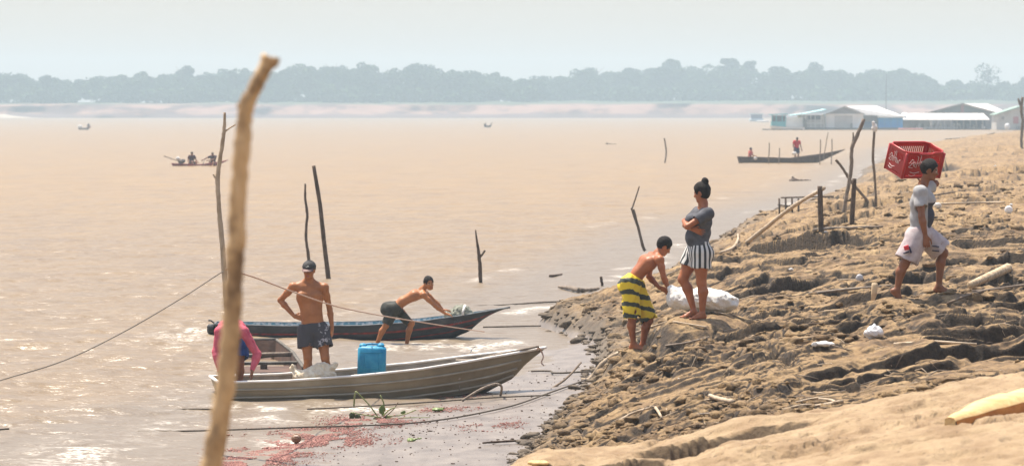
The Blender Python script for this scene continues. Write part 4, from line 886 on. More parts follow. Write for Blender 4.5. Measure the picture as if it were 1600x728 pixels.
# dark canoe
cp = NT('dark_painted_canoe'); c1 = cp.noise(5, (.5, 1, 2), 6, .65); cp.set('Base Color', cp.ramp(c1, [(.35, (.012, .014, .018)), (.55, (.030, .036, .045)), (.72, (.075, .075, .075))])); cp.set('Roughness', .55); cp.set('Normal', cp.bump(c1, .4, .02))
inn = M('blue_white_inner_paint', (.10, .26, .34), .7, (.52, .58, .60), 14, .3, lo=.45, hi=.58); redp = M('faded_red_paint', (.28, .035, .03), .7, (.10, .02, .02), 12, .2)
e2 = empty('canoe'); tag(e2, 'dark wooden canoe with a red stripe being pushed by the boy', 'canoe')
st, bw = Vector(((337-800)/FPX*52.9, 52.9, 0)), Vector(((797-800)/FPX*53.0, 53.0, 0)); place(e2, st, bw); L2 = (bw-st).length
hc = Hull(L2, [(0, .30), (.2, .45), (.5, .50), (.7, .42), (.88, .2), (1, .01)], [(0, .22), (.2, .36), (.5, .4), (.7, .3), (.88, .08), (1, .005)],
          [(0, .26), (.25, .235), (.5, .245), (.68, .295), (.85, .40), (1, .515)], [(0, -.12), (.6, -.12), (.78, -.05), (.9, .06), (1, .36)], [(0, -.08), (.6, -.08), (.78, .0), (.9, .12), (1, .40)], .035, 44, .02)
hc.stem = .75; hc.shell([cp.m, inn], e2); hc.rim(M('grey_canoe_rim', (.16, .17, .17), .7, (.06, .06, .065), 9), e2, .016)
hc.strake(lambda u_: .45-.12*u_, .04, .97, 0, redp, e2, 'painted_stripe', .09, .004); hc.strake(lambda u_: .85-.2*u_, .3, .9, 0, redp, e2, 'painted_stripe', .05, .004)
mb = MB()
for k, (t_, v_) in enumerate([(.81, .2)]):
    mb.tube([hc.pt(t_+a_, v_+b_, -1, .006) for a_, b_ in ((0, .16), (.004, 0), (.008, .14), (.013, .0), (.017, .16), (.024, .02), (.03, .15))], .006, 4)
mb.build('painted_mark', M('pale_paint', (.14, .14, .15), .7), e2)
for t_ in (.3, .55): mb = MB(); mb.box((L2*t_, 0, .17), (.2, .84, .03), bev=.005); mb.build('thwart', WOODG, e2)
nf = Field(); c0 = V3(*P(718, 493, 52.95)); nf.ell(c0+V3(0, 0, 0), V3(.24, .16, .13), None, .04); nf.ell(c0+V3(.03, 0, .09), V3(.15, .12, .09), None, .05); nf.ell(c0+V3(-.15, 0, .02), V3(.12, .12, .08), None, .05)
o = sdfobj('fishing_net', nf, M('greenish_net', (.17, .17, .12), .95, (.36, .36, .29), 40, .9, 150, stretch=(1, 1, .4)), None, .010, crumple(.013, 34, 2)); tag(o, 'heaped pale green fishing net in the bow of the dark canoe', 'net')
mb = MB(); mb.tube([P(723, 492, 52.72), P(724, 484, 52.76), P(727, 476, 52.85)], [.022, .018, .02], 6, flat=.3); tag(mb.build('white_strap', CLOTHW, origin=P(723, 491, 52.7)), 'white strap sticking up from the net heap', 'strap')
mo = empty('outboard_motor', P(338, 512, 53.0)); tag(mo, 'small dark outboard motor with a tiller at the stern of the dark canoe', 'motor'); BLK = M('black_metal', (.02, .02, .022), .5)
mb = MB(); mb.box((-.08, 0, -.02), (.14, .14, .16), bev=.03); mb.build('engine_cover', BLK, mo, sharp=40); mb = MB(); mb.tube([(0, 0, .05), (-.09, 0, .12), (-.13, 0, .125)], [.014, .012, .02], 7); mb.build('tiller', BLK, mo); mb = MB(); mb.tube([(-.08, 0, -.1), (-.1, 0, -.5)], .03, 8); mb.build('shaft', BLK, mo)

# weathered punt between the two
e3 = empty('punt'); tag(e3, 'weathered grey wooden punt moored end-on behind the metal boat', 'boat'); st3 = P(404, 540, 48.2); st3.z = 0; bw3 = P(422, 600, 43.35); bw3.z = 0; place(e3, st3, bw3); L3 = (bw3-st3).length
hp = Hull(L3, [(0, .30), (.4, .46), (1, .48)], [(0, .26), (.4, .40), (1, .42)], [(0, .32), (.5, .27), (1, .29)], [(0, .02), (.15, -.10), (1, -.10)], [(0, .05), (.15, -.08), (1, -.08)], .045, 16, .01)
hp.stem = 0; gw = M('grey_weathered_planks', (.055, .048, .038), .9, (.14, .12, .095), 9, .5, 40); tanp = M('tan_inner_planks', (.11, .052, .028), .8, (.06, .03, .018), 6, .3)
hp.shell([gw, tanp], e3); hp.rim(gw, e3, .03, flat=.7)
for t_, z_ in ((.40, .24), (.72, .25)): mb = MB(); mb.box((L3*t_, 0, z_), (.14, .86, .04), bev=.006); mb.build('thwart', gw, e3)
mb = MB(); mb.box((L3*.6, -.02, .05), (.08, .10, .36), bev=.008); mb.build('mast_post', DARKW, e3)
mb = MB(); mb.sheet([[Vector((L3*(.5+.12*i), q*.36, .12+.0*i)) for q in (-1, 0, 1)] for i in range(3)]); mb.build('floor', tanp, e3)
mb = MB(); mb.tube([P(404, 553, 45.7), P(430, 552.5, 45.6), P(457, 552, 45.6)], .022, 8, jit=.05); tag(mb.build('pole', WOODG, origin=P(430, 552.5, 45.6)), 'grey pole laid across the weathered punt', 'pole')

# far boats
def far_boat(label, px0, px1, py, d, mats, b=.35, sh=(.22, .25, .45), group=None, bow_right=True):
    a_, b_ = P(px0, py, d), P(px1, py, d+ (px1-px0)*.002*d/50); a_.z = b_.z = 0; e_ = empty('boat'); tag(e_, label, 'boat', group); place(e_, a_, b_) if bow_right else place(e_, b_, a_); l_ = (b_-a_).length
    h_ = Hull(l_, [(0, b*.5), (.25, b), (.6, b), (.85, b*.45), (1, .01)], [(0, b*.35), (.25, b*.8), (.6, b*.8), (.85, b*.3), (1, .01)], [(0, sh[0]), (.5, sh[1]), (.8, (sh[1]+sh[2])/2), (1, sh[2])], [(0, -.1), (.7, -.1), (1, sh[2]-.15)], [(0, -.06), (.7, -.06), (1, sh[2]-.12)], .03, 24)
    h_.stem = .4; h_.shell(mats, e_); h_.rim(mats[0], e_, .02); return e_, h_, l_
rb = M('red_boat_paint', (.30, .03, .025), .6, (.16, .02, .018), 3); dk = [DARKW, WOODD]
er, hr_, lr = far_boat('small red canoe with two paddlers far out on the left', 268, 357, 260, 210.5, [rb, WOODD], .42, (.20, .12, .42))
DRED = cloth_mat('dark_maroon_shirt', (.07, .018, .025)); BLUES = cloth_mat('dark_trousers', (.02, .022, .035)); REDS = cloth_mat('bright_red_shirt', (.55, .012, .02)); PINKS = cloth_mat('salmon_shirt', (.62, .12, .10))
far_person('person in a dark maroon shirt sitting at the left in the small red canoe', G(299, 260)+Vector((0, .1, .02)), math.radians(30), DRED, BLUES, SIT)
S2 = dict(SIT); S2.update(el=(-.42, -.05, .55), fl=(-.66, -.12, .42), er=(.1, -.3, .45), fr=(-.2, -.45, .4), hd=(-.02, -.12, .80))
far_person('person in dark clothes leaning to paddle at the right in the small red canoe', G(333, 260)+Vector((0, .1, .0)), math.radians(-10), cloth_mat('dark_shirt', (.05, .02, .03)), BLUES, S2)
mb = MB(); mb.tube([P(256, 244, 210.3), P(280, 252.5, 210.3)], [.03, .022], 6); mb.tube([P(278, 251, 210.3), P(288, 254, 210.2)], .045, 6); tag(mb.build('pole', DARKW, origin=P(280, 253, 210.3)), 'long thin shaft slanting off the stern of the red canoe', 'pole')
b_ = Field(); c0 = V3(*P(283, 253, 210.5)); b_.ell(c0, V3(.20, .2, .16), None, .05); b_.ell(c0+V3(.12, 0, .04), V3(.16, .15, .14), None, .04); tag(sdfobj('bundle', b_, M('dark_bundle', (.04, .03, .03), .8, (.10, .08, .07), 8), None, .03, crumple(.02, 12)), 'dark bundle in the stern of the red canoe', 'bundle')
b_ = Field(); b_.ell(V3(*P(278, 248, 210.7)), V3(.14, .12, .12), None, .05); tag(sdfobj('white_bag', b_, CLOTHW, None, .025, crumple(.02, 14, 3)), 'small white bag on the bundle in the red canoe', 'bag')
for (a_, b2, rr, lb) in ((327, 322, .025, 'paddle held over the side of the red canoe'),):
    mb = MB(); mb.tube([P(322, 246, 210), P(319, 252, 209.9), P(316, 259, 209.8)], [.02, .02, .05], 6, flat=.5); tag(mb.build('paddle', DARKW, origin=P(319, 252, 209.9)), 'short paddle held over the side of the red canoe', 'paddle')
far_boat('long dark canoe near the poles at the right with two people', 1153, 1321, 254, 223, dk, .5, (.46, .34, .95))
far_person('person in a salmon shirt sitting low at the left end of the long dark canoe', G(1172, 254)+Vector((0, .2, .12)), math.radians(65), PINKS, cloth_mat('pale_trousers', (.4, .4, .45)), SIT)
far_person('person in a bright red shirt standing bent in the long dark canoe', G(1245, 254)+Vector((0, .2, .06)), math.radians(12), REDS, cloth_mat('navy_shorts', (.04, .045, .09)), STAND, size=1.03)
b_ = Field(); b_.ell(V3(*P(1241, 240, 222.7)), V3(.17, .12, .13), None, .05); tag(sdfobj('white_bag', b_, CLOTHW, None, .03, crumple(.02, 14, 5)), 'white bag held at the waist of the person in bright red', 'bag')
b_ = Field(); b_.ell(V3(*P(1180, 247.5, 222.9)), V3(.17, .15, .12), None, .05); tag(sdfobj('white_sack', b_, CLOTHW, None, .03, crumple(.02, 14, 6)), 'small white sack beside the seated person in the dark canoe', 'sack')
far_boat('tiny pale boat far out near the left edge with one person', 122, 143, 203, 576, [M('grey_boat', (.25, .22, .2), .7, (.32, .3, .27), 3), WOODD], .5, (.35, .35, .55))
far_person('tiny distant person in the pale boat near the left edge', G(138, 203)+Vector((0, .1, .25)), .5, cloth_mat('grey_shirt', (.15, .14, .15)), BLUES, SIT)
b_ = Field(); c0 = V3(*P(125, 198.5, 576)); b_.ell(c0, V3(.45, .3, .35), None, .05); tag(sdfobj('white_bundle', b_, CLOTHW, None, .07, crumple(.05, 6)), 'white bundle at the left end of the tiny pale boat', 'bundle')
far_boat('tiny dark canoe with upturned ends far out in the middle of the river', 756, 770, 199, 650, dk, .35, (.7, .22, 1.0))
far_person('tiny distant person in the dark canoe in the middle of the river', G(758.5, 199)+Vector((0, .1, .1)), 1.4, DRED, BLUES, SIT, size=.9)
for px, py, w_, lab in ((949, 226, .5, 'small dark piece of driftwood floating alone in mid river'), (1240, 283, .5, 'dark lump of drift floating below the long dark canoe')):
    g_ = G(px, py); f_ = Field(); f_.ell(V3(*g_)+V3(0, 0, .02), V3(w_*.5, .2, .12), None, .05); f_.cap(V3(*g_)+V3(.1, 0, .03), V3(*g_)+V3(w_*1.9, .1, .04), .06, .03, .05); f_.cap(V3(*g_), V3(*g_)+V3(-.05, 0, .2), .1, .05, .06)
    tag(sdfobj('driftwood', f_, DARKW, None, .03, crumple(.02, 13, px)), lab, 'driftwood')

# ------------------------------------------------------------------ stakes, poles and branches
def pole(label, pts, d, w, mat=WOODG, name='stake', branches=(), jit=.10, n=8, cat='stake', group=None, knots=True, base_d=None):
    """pts: photo points from the foot up; w: width in photo pixels (list or number)"""
    k = len(pts); ds = d if isinstance(d, (list, tuple)) else [d]*k; w = w if isinstance(w, (list, tuple)) else [w]*k
    V = [P(a, b, q) for (a, b), q in zip(pts, ds)]; R_ = [q/FPX*x/2 for q, x in zip(ds, w)]
    V2, R2 = smooth_path(V, 6, R_); rnd = random.Random(int(pts[0][0]*7+pts[0][1]))
    if knots: R2 = [r_*(.93+rnd.uniform(-.05, .09)) for r_ in R2]; V2 = [v+Vector((rnd.uniform(-1, 1), 0, 0))*r_*.12 for v, r_ in zip(V2, R2)]
    m_ = MB(); m_.tube(V2, R2, n, jit=jit*.6); o_ = m_.build(name, mat, origin=V[0]); tag(o_, label, cat, group)
    for bp in branches:
        q = [P(a, b, ds[0] if not isinstance(d, (list, tuple)) else ds[len(ds)//2])-V[0] for a, b, _ in bp]; m_ = MB(); dd_ = ds[0]; v_, r_ = smooth_path(q, 5, [dd_/FPX*x[2]/2 for x in bp]); m_.tube(v_, r_, 6, jit=jit)
        m_.build('side_branch', mat, o_)
    return o_
def bpole(label, pts, w, **k):
    g_ = gpt(*pts[0]); d_ = g_.y; pts = [(pts[0][0], pts[0][1]+6)]+list(pts); w_ = w if isinstance(w, (list, tuple)) else [w]*(len(pts)-1); w_ = [w_[0]]+list(w_)
    return pole(label, pts, d_, w_, **k)
FGW = NT('foreground_peeled_stick'); fa = FGW.noise(14, (1, 1, .45), 6, .65); fb_ = FGW.noise(5, (1, 1, 1.2), 4, .6)
FGW.set('Base Color', FGW.mix(FGW.ramp(fb_, [(.38, .8), (.48, 0.0)]), FGW.ramp(fa, [(.35, (.32, .20, .095)), (.55, (.54, .36, .18)), (.72, (.66, .48, .28))]), (.13, .075, .035))); FGW.set('Roughness', .8); FGW.set('Normal', FGW.bump(fa, .6, .01))
pole('thick bent peeled stick standing close to the camera at the left', [(300, 830), (325, 745), (338, 690), (349, 620), (358, 540), (364, 460), (369, 380), (373, 300), (379, 225), (384, 172), (399, 138), (412, 110), (421, 88)], 9.0,
     [37, 35, 34, 33, 32, 31, 30, 29, 28, 26, 24, 24, 23], FGW.m, 'forked_stick', [[(384, 178, 18), (377, 168, 14), (374, 160, 9)], [(416, 104, 16), (428, 100, 14), (432, 90, 13)]], n=18, jit=.02)
TP = pole('tall thin grey stake with a dead side twig behind the thick stick', [(344, 745), (350, 640), (356, 545), (352, 450), (346, 370), (342, 320), (340, 278), (346, 235), (350, 205), (351, 176)], 35.0, [9, 9, 9, 9, 8.5, 8, 8, 7, 6.5, 4], WOODL, 'stake', [[(350, 207, 3), (358, 201, 2.5), (368, 195, 2)], [(341, 283, 5), (336, 277, 3.5), (333, 272, 2.5)]])
WD = lambda py: D0(py)
pole('straight leaning pole in the water behind the man in the cap', [(516, 455), (512, 425), (506, 375), (500, 320), (490, 259)], D0(437), [7.5, 7.5, 7, 6.5, 6], DARKW, 'pole', knots=False, cat='pole')
pole('thin crooked pole in the water above the cap of the man', [(483, 432), (482, 400), (478, 370), (480, 335), (477, 310), (477, 287)], D0(418), [5, 5, 4.5, 4.5, 4, 3], DARKW, 'pole', cat='pole')
pole('forked dark stake standing in the water in mid picture', [(752, 455), (751, 443), (750, 415), (748, 395), (745, 375), (743, 359)], D0(443), [6.5, 6.5, 6, 5.5, 3.5, 2], DARKW, 'stake', [[(750, 401, 4), (754, 397, 3.5), (758, 391, 3)]])
pole('thin slightly curved stick standing alone far out in the water', [(1039, 258), (1039, 254), (1041, 240), (1040, 228), (1038, 216)], D0(254), 2.4, WOODG, 'stick', cat='stick', knots=False)
pole('thin twig leaning right above the broken stake beyond the boy in yellow', [(987, 328), (990, 319), (995, 304), (999, 291)], 103, [2.4, 2.4, 2.2, 1.8], DARKW, 'twig', cat='twig', knots=False)
pole('split dark stake leaning left in the water behind the boy in yellow', [(1008, 392), (1004, 383), (997, 355), (991, 338), (986, 325)], 83, [5, 5, 4.5, 4, 2.2], DARKW, 'stake', [[(996, 352, 4), (992, 336, 4), (990, 327, 3)]])
pole('short dark stump of a post in the shallows left of the boy in yellow', [(942, 453), (941, 446), (939, 432)], D0(448), [5, 5, 5], DARKW, 'post', cat='post')
for a_, b_, c_, lab in ((1201, 223, 248, 'left of the two thin poles near the middle of the long dark canoe'), (1217, 231, 250, 'right and shorter of the two thin poles near the middle of the long dark canoe'), (1281, 218, 247, 'thin upright pole beside the bow of the long dark canoe, first from left'), (1299, 217, 252, 'thin upright pole furthest right beside the bow of the long dark canoe')):
    pole(lab, [(a_, 258), (a_, c_), (a_+1, (b_+c_)/2), (a_+1, b_)], 219, 1.7, WOODG, 'pole', cat='pole', knots=False, group='thin poles standing round the long dark canoe')
pole('tall slanting thin pole between the upright poles by the canoe bow', [(1286, 252), (1289, 235), (1294, 207)], 219, 1.3, WOODG, 'pole', cat='pole', knots=False, group='thin poles standing round the long dark canoe')
bpole('tall forked branch stuck in the bank behind the leaning stick', [(1318, 331), (1324, 300), (1330, 262), (1331, 232), (1338, 215), (1350, 186)], [6.5, 6.5, 6.5, 6.5, 7, 6], branches=[[(1331, 230, 5), (1333, 218, 3), (1333, 207, 2)]])
bpole('thin crooked stake with a white cloth on its top', [(1369, 320), (1367, 280), (1364, 245), (1366, 206)], [4, 4, 4.5, 4], mat=WOODD)
g_ = gpt(1369, 320); b_ = Field(); c0 = V3(*P(1365.5, 199, g_.y)); b_.ell(c0+V3(.02, 0, -.02), V3(.08, .07, .11), None, .03); b_.ell(c0+V3(-.02, 0, .09), V3(.05, .05, .07), None, .03); tag(sdfobj('white_cloth', b_, CLOTHW, None, .012, crumple(.014, 30)), 'crumpled white cloth hung on top of the crooked stake', 'cloth')
bpole('squared dark post standing alone at the end of the diagonal pole', [(1283, 361), (1282, 325), (1281, 291)], [9, 9, 8.5], mat=DARKW, name='post', cat='post', knots=False, n=6)
bpole('squared dark post right of the forked branch', [(1331, 349), (1333, 315), (1335, 279)], [8.5, 8.5, 7.5], mat=DARKW, name='post', cat='post', knots=False, n=6)
g1 = gpt(1168, 378); g2 = gpt(1283, 361); dd_ = g2.y-.12; pole('long pale pole propped diagonally against the squared post', [(1168, 378), (1200, 353), (1240, 322), (1288, 294)], [g1.y, g1.y*.7+dd_*.3, g1.y*.35+dd_*.65, dd_], [7, 7, 6.5, 5.5], WOODL, 'pole', cat='pole')
g1 = gpt(1359, 321); pole('thin dark stick leaning to the left across the forked branch', [(1362, 323), (1348, 305), (1330, 284), (1316, 262), (1306, 250)], g1.y, [5, 5, 5, 4.5, 5], WOODD, 'stick', cat='stick')
gr = gpt(1597, 232).y; pole('crooked stake at the right edge of the picture', [(1597, 240), (1596, 215), (1598, 190), (1596, 172), (1598, 152)], gr, [5, 5, 5, 5, 5], WOODD, 'stake', [[(1597, 172, 4), (1593, 160, 4), (1591, 154, 2.5)]])
# tiny fence rail by the shore
gd = gpt(1235, 332).y; pf = empty('stick_fence', P(1218, 333, gd)); tag(pf, 'small rail on four thin sticks by the water left of the squared post', 'fence')
for a_ in (1218, 1228, 1238, 1248):
    mb = MB(); v0 = P(1218, 333, gd); mb.tube([P(a_, 338, gd)-v0, P(a_-.5, 310, gd)-v0], .03, 6); mb.build('post', DARKW, pf)
mb = MB(); mb.tube([P(1215, 320, gd)-v0, P(1232, 322, gd)-v0, P(1250, 319, gd)-v0], .018, 6); mb.build('rail', DARKW, pf); mb = MB(); mb.tube([P(1220, 309, gd)-v0, P(1260, 308, gd)-v0, P(1302, 307, gd)-v0], .022, 6); mb.build('rail', DARKW, pf)
# beached canoe on the right
far_boat('old dark canoe drawn up on the far right shore behind the crate', 1478, 1556, 222, 350, dk, .6, (.5, .6, 1.2))

# sticks and debris lying on the mud
def lying(label, pts, w, mat=WOODD, name='stick', cat='stick', lift=.5, group=None, jit=.2, d0=None, water=False):
    V = []
    for (a_, b_) in pts:
        g_ = gpt(a_, b_, d0)
        if water:
            g_ = G(a_, b_, .03)
            for _ in range(3): g_ = G(a_, b_, min(.4, max(0, gz(g_.x, g_.y)))+.018)
        V.append(g_)
    w_ = w if isinstance(w, (list, tuple)) else [w]*len(V); R_ = [v.y/FPX*x/2 for v, x in zip(V, w_)]; V = [v+Vector((0, 0, r_*lift*2)) for v, r_ in zip(V, R_)]
    v_, r_ = smooth_path(V, 5, R_); m_ = MB(); m_.tube(v_, r_, 7, jit=jit*.6); return tag(m_.build(name, mat, origin=V[0]), label, cat, group)
lying('long dark rope lying over water and mud towards the bare root on the bank', [(215, 675), (300, 674), (400, 671), (480, 668), (560, 666), (640, 662), (700, 655), (760, 644), (810, 632), (860, 614), (905, 598), (920, 592)], 2.6, ROPE, 'rope', 'rope', water=True, jit=.1)
lying('thin rope trailing in front of the metal boat bow', [(480, 640), (560, 636), (640, 631), (700, 627), (770, 622), (860, 618)], 2.4, ROPE, 'rope', 'rope', water=True, jit=.1)
lying('short dark rope floating at the left edge of the picture', [(-30, 674), (0, 672), (14, 671)], 3, ROPE, 'rope', 'rope', water=True)
lying('short dark rope floating left of the metal boat', [(272, 641), (300, 640), (335, 640)], 2.5, ROPE, 'rope', 'rope', water=True)
lying('floating line from the dark canoe to the mud point, the upper one', [(720, 480), (780, 478), (840, 474), (900, 471), (940, 468)], 2.6, ROPE, 'rope', 'rope', water=True)
lying('lower floating line between the dark canoe and the mud point', [(755, 512), (800, 511), (845, 510)], 2.4, ROPE, 'rope', 'rope', water=True)
lying('muddy cord stretched on the wet flat right of the metal bow', [(830, 581), (860, 581), (868, 584), (930, 581)], 3, ROPE, 'rope', 'rope', water=True)
lying('pale broken driftwood branch in the shallows left of the short post', [(873, 450), (890, 453), (905, 457), (920, 455), (935, 453)], [4, 7, 8, 5, 5], WOODG, 'driftwood', 'driftwood', water=True)
lying('small dark driftwood stick left of the pale broken branch', [(859, 433), (870, 432), (878, 430)], [4, 4, 3], DARKW, 'driftwood', 'driftwood', water=True)
lying('thin stick lying on the wet mud at the bottom below the rope', [(754, 693), (790, 691), (832, 688)], [3, 4, 3], DARKW, 'stick', 'stick', water=True)
lying('pale bare root poking out of the bank above the rope end', [(908, 588), (922, 594), (940, 596), (965, 595), (985, 592)], [5, 8, 9, 7, 5], WOODL, 'root', 'root', d0=44.0)
pole('thin branch slanting up from the wet flat to the bank edge', [(850, 613), (868, 603), (888, 588), (908, 566)], [43, 43.2, 43.6, 44], [4, 4, 3.6, 3], WOODD, 'branch', cat='branch')
lying('pale thin stick pointing up right on the trampled mud, lower middle', [(964, 663), (990, 651), (1022, 639)], [4, 4, 3], WOODL, lift=1)
lying('short pale stick beside the pointing stick on the trampled mud', [(1016, 640), (1024, 648), (1034, 657)], [4, 5, 4], WOODL, lift=1)
lying('knotted grey stick lying alone right of the two pale sticks', [(1109, 624), (1122, 629), (1146, 636)], [6, 7, 8], WOODL, lift=.8)
lying('curved dry root lying at the edge of the smooth ridge', [(1244, 632), (1268, 628), (1294, 628), (1306, 634)], [3, 4, 4, 5], WOODL, 'root', 'root', lift=.8)
lying('second dry root forked below the curved one at the ridge', [(1222, 642), (1255, 637), (1280, 637), (1316, 632)], [2.5, 4, 4, 6], WOODL, 'root', 'root', lift=.6)
lying('long thin pale stick across the bank left of the striped boy', [(1052, 505), (1085, 512), (1105, 514)], 2.6, WOODL, lift=1)
lying('thin grey cane lying across the slope below the sack', [(1040, 545), (1075, 540), (1108, 534)], 3, WOODG, 'cane', 'cane', lift=1.2)
lying('forked pale branch lying behind the white sack', [(1125, 404), (1145, 392), (1153, 380), (1153, 370)], [4, 4.5, 4, 3], WOODL, 'branch', 'branch', lift=1)
lying('long thin pole lying on the bank from the white rag to the white ball', [(1462, 322), (1500, 321), (1540, 320), (1570, 320)], 3, WOODL, 'pole', 'pole', lift=1)
lying('flat grey board edge lying below the squared posts', [(1272, 364), (1300, 361), (1340, 358), (1380, 356)], [6, 5, 4, 3], WOODG, 'board', 'board', lift=.6)
lying('dark branch lying across the slope near the right edge', [(1480, 478), (1530, 466), (1600, 452)], [4, 5, 4], WOODD, 'branch', 'branch', lift=1)
lying('thick pale bamboo log lying on the mud at the right', [(1516, 452), (1575, 438)], [12, 15], M('pale_bamboo', (.30, .20, .11), .75, (.56, .43, .27), 16, .6, 30), 'log', 'log', lift=.5, jit=.05)
g_ = gpt(1366, 470); mb = MB(); mb.box(P(1366, 456, g_.y)+Vector((0, 0, -.01)), (.075, .05, .25), Matrix.Rotation(.06, 3, 'Y'), bev=.008); tag(mb.build('cut_stub', M('fresh_cut_wood', (.62, .46, .27), .8, (.5, .34, .2), 10, .4), origin=g_), 'pale freshly cut board stub standing upright in the mud', 'board')
YW = NT('yellow_cut_wood'); yn = YW.noise(9, (.5, 3.5, 3.5), 7, .7); YW.set('Base Color', YW.ramp(yn, [(.35, (.50, .30, .11)), (.6, (.66, .46, .20)), (.75, (.74, .57, .30))])); YW.set('Roughness', .7)
OR = M('orange_bark_side', (.40, .15, .03), .75, (.52, .22, .05), 9, .4)
g1, g2 = gpt(1484, 664), gpt(1598, 640); dr = Vector((g2.x-g1.x, g2.y-g1.y, g2.z-g1.z)); dr.normalize(); g3 = g1+dr*1.4; sd_v = Vector((-dr.y, dr.x, 0))*.24
ye = empty('split_log', tuple(g1)); tag(ye, 'split log with bright yellow face and orange side at the lower right', 'log')
mb = MB(); rows = []
for i in range(15):
    q = g1.lerp(g3, i/14)-g1+Vector((0, 0, .0)); w_ = min(1, .35+i*.13); h_ = .05+.07*min(1, i/5)+.006*math.sin(i*2.1)
    rows.append([q+sd_v*w_*(.55*a_)+Vector((0, 0, h_*b2)) for a_, b2 in ((-1, -.5), (-1.02, .55), (-.75, .92), (-.2, 1.05), (.4, 1.0), (.9, .75), (1, -.5))])
mb.sheet([r_[1:] for r_ in rows]); mb.add(rows[0], [tuple(range(7))]); mb.build('split_face', YW.m, ye); mb = MB(); mb.sheet([[r_[0]+Vector((0, 0, -.02))-sd_v*.01, (r_[0]*.45+r_[1]*.55)-sd_v*.06, r_[1]-sd_v*.02+Vector((0, 0, .003))] for r_ in rows]); mb.build('bark_side', OR, ye)
g_ = gpt(842, 724); f_ = Field(); f_.ell(V3(*g_), V3(.08, .06, .02), None, .02); tag(sdfobj('yellow_chip', f_, YW.m, None, .008, crumple(.006, 40)), 'small yellow wood chip at the bottom edge left of centre', 'wood chip')

# white things on the mud
def rag(label, px, py, w, h, d_=None, name='plastic_bag', cat='bag', mat=CLOTHW, seed=0, amp=.014, peak=0.0):
    g_ = gpt(px, py, d_); k_ = g_.y/FPX; a_, b_ = w*k_/2, h*k_/2; f_ = Field(); f_.ell(V3(*g_)+V3(0, 0, b_*.75), V3(a_, a_*.6, b_), None, .02)
    if peak: f_.cap(V3(*g_)+V3(0, 0, b_), V3(*g_)+V3(peak*a_, 0, h*k_*1.0), a_*.6, a_*.12, .03)
    return tag(sdfobj(name, f_, mat, None, max(.006, a_*.06), crumple(amp, 2.6/max(a_, .04), seed)), label, cat)
rag('knotted translucent white plastic bag sitting on the broken mud', 1365, 528, 30, 20, mat=M('thin_white_plastic', (.70, .68, .66), .35, (.58, .55, .52), 12, .5, 40), amp=.012, peak=.1)
rag('flat torn white plastic bag left of the knotted bag', 1288, 543, 34, 9, seed=3, amp=.008); rag('small white scrap left of the flat torn bag', 1273, 543, 10, 8, seed=4, amp=.006, name='plastic_scrap', cat='scrap')
rag('small white ball of foam on the upper right bank', 1576, 334, 13, 13, name='foam_ball', cat='ball', amp=.002, seed=5, mat=M('white_foam', (.75, .73, .7), .8)); rag('white rag at the end of the thin lying pole', 1465, 325, 13, 9, name='white_rag', cat='rag', seed=6, amp=.008)
rag('small clear plastic ball left of the cut board stub', 1343, 439, 12, 12, name='plastic_ball', cat='ball', amp=.002, seed=7, mat=M('cloudy_plastic', (.45, .43, .42), .3)); rag('tiny white scrap on the slope right of the white sack', 1236, 424, 8, 5, name='plastic_scrap', cat='scrap', amp=.004, seed=8)
rag('tiny white scrap of paper by the thin pole on the right', 1580, 322, 5, 4, name='paper_scrap', cat='scrap', amp=.003, seed=9)
for k, (px, py, w_) in enumerate(((1290, 364, 6), (1420, 235, 5), (1555, 263, 4), (1060, 598, 4))): rag(('small white scrap at the foot of the squared post', 'tiny pale scrap on the far bank behind the crate', 'tiny pale scrap on the upper right bank', 'tiny pale scrap on the trampled mud in the middle')[k], px, py, w_, w_*.5, name='scrap', cat='scrap', amp=.002, seed=20+k)
# big white sack
ws = Field(); c0 = V3(*P(1100, 489, 40.75)); k_ = 40.75/FPX
def sp3(px, py, dd=0): return V3(*P(px, py, 40.75+dd))
ws.ell(sp3(1085, 468), V3(.27, .24, .155), None, .06); ws.ell(sp3(1115, 469), V3(.26, .24, .145), None, .08); ws.ell(sp3(1058, 466), V3(.13, .16, .145), None, .06); ws.ell(sp3(1138, 475), V3(.14, .17, .10), None, .08); ws.ell(sp3(1050, 452), V3(.06, .07, .05), None, .05)
tag(sdfobj('sack', ws, cloth_mat('white_woven_plastic', (.78, .76, .71), (.66, .62, .54), .6, 7, .6), None, .009, (lambda x, y, z, a=crumple(.013, 15, 4), b=crumple(.006, 42, 6): a(x, y, z)+b(x, y, z))), 'big full white sack lying on the mud behind the woman', 'sack')

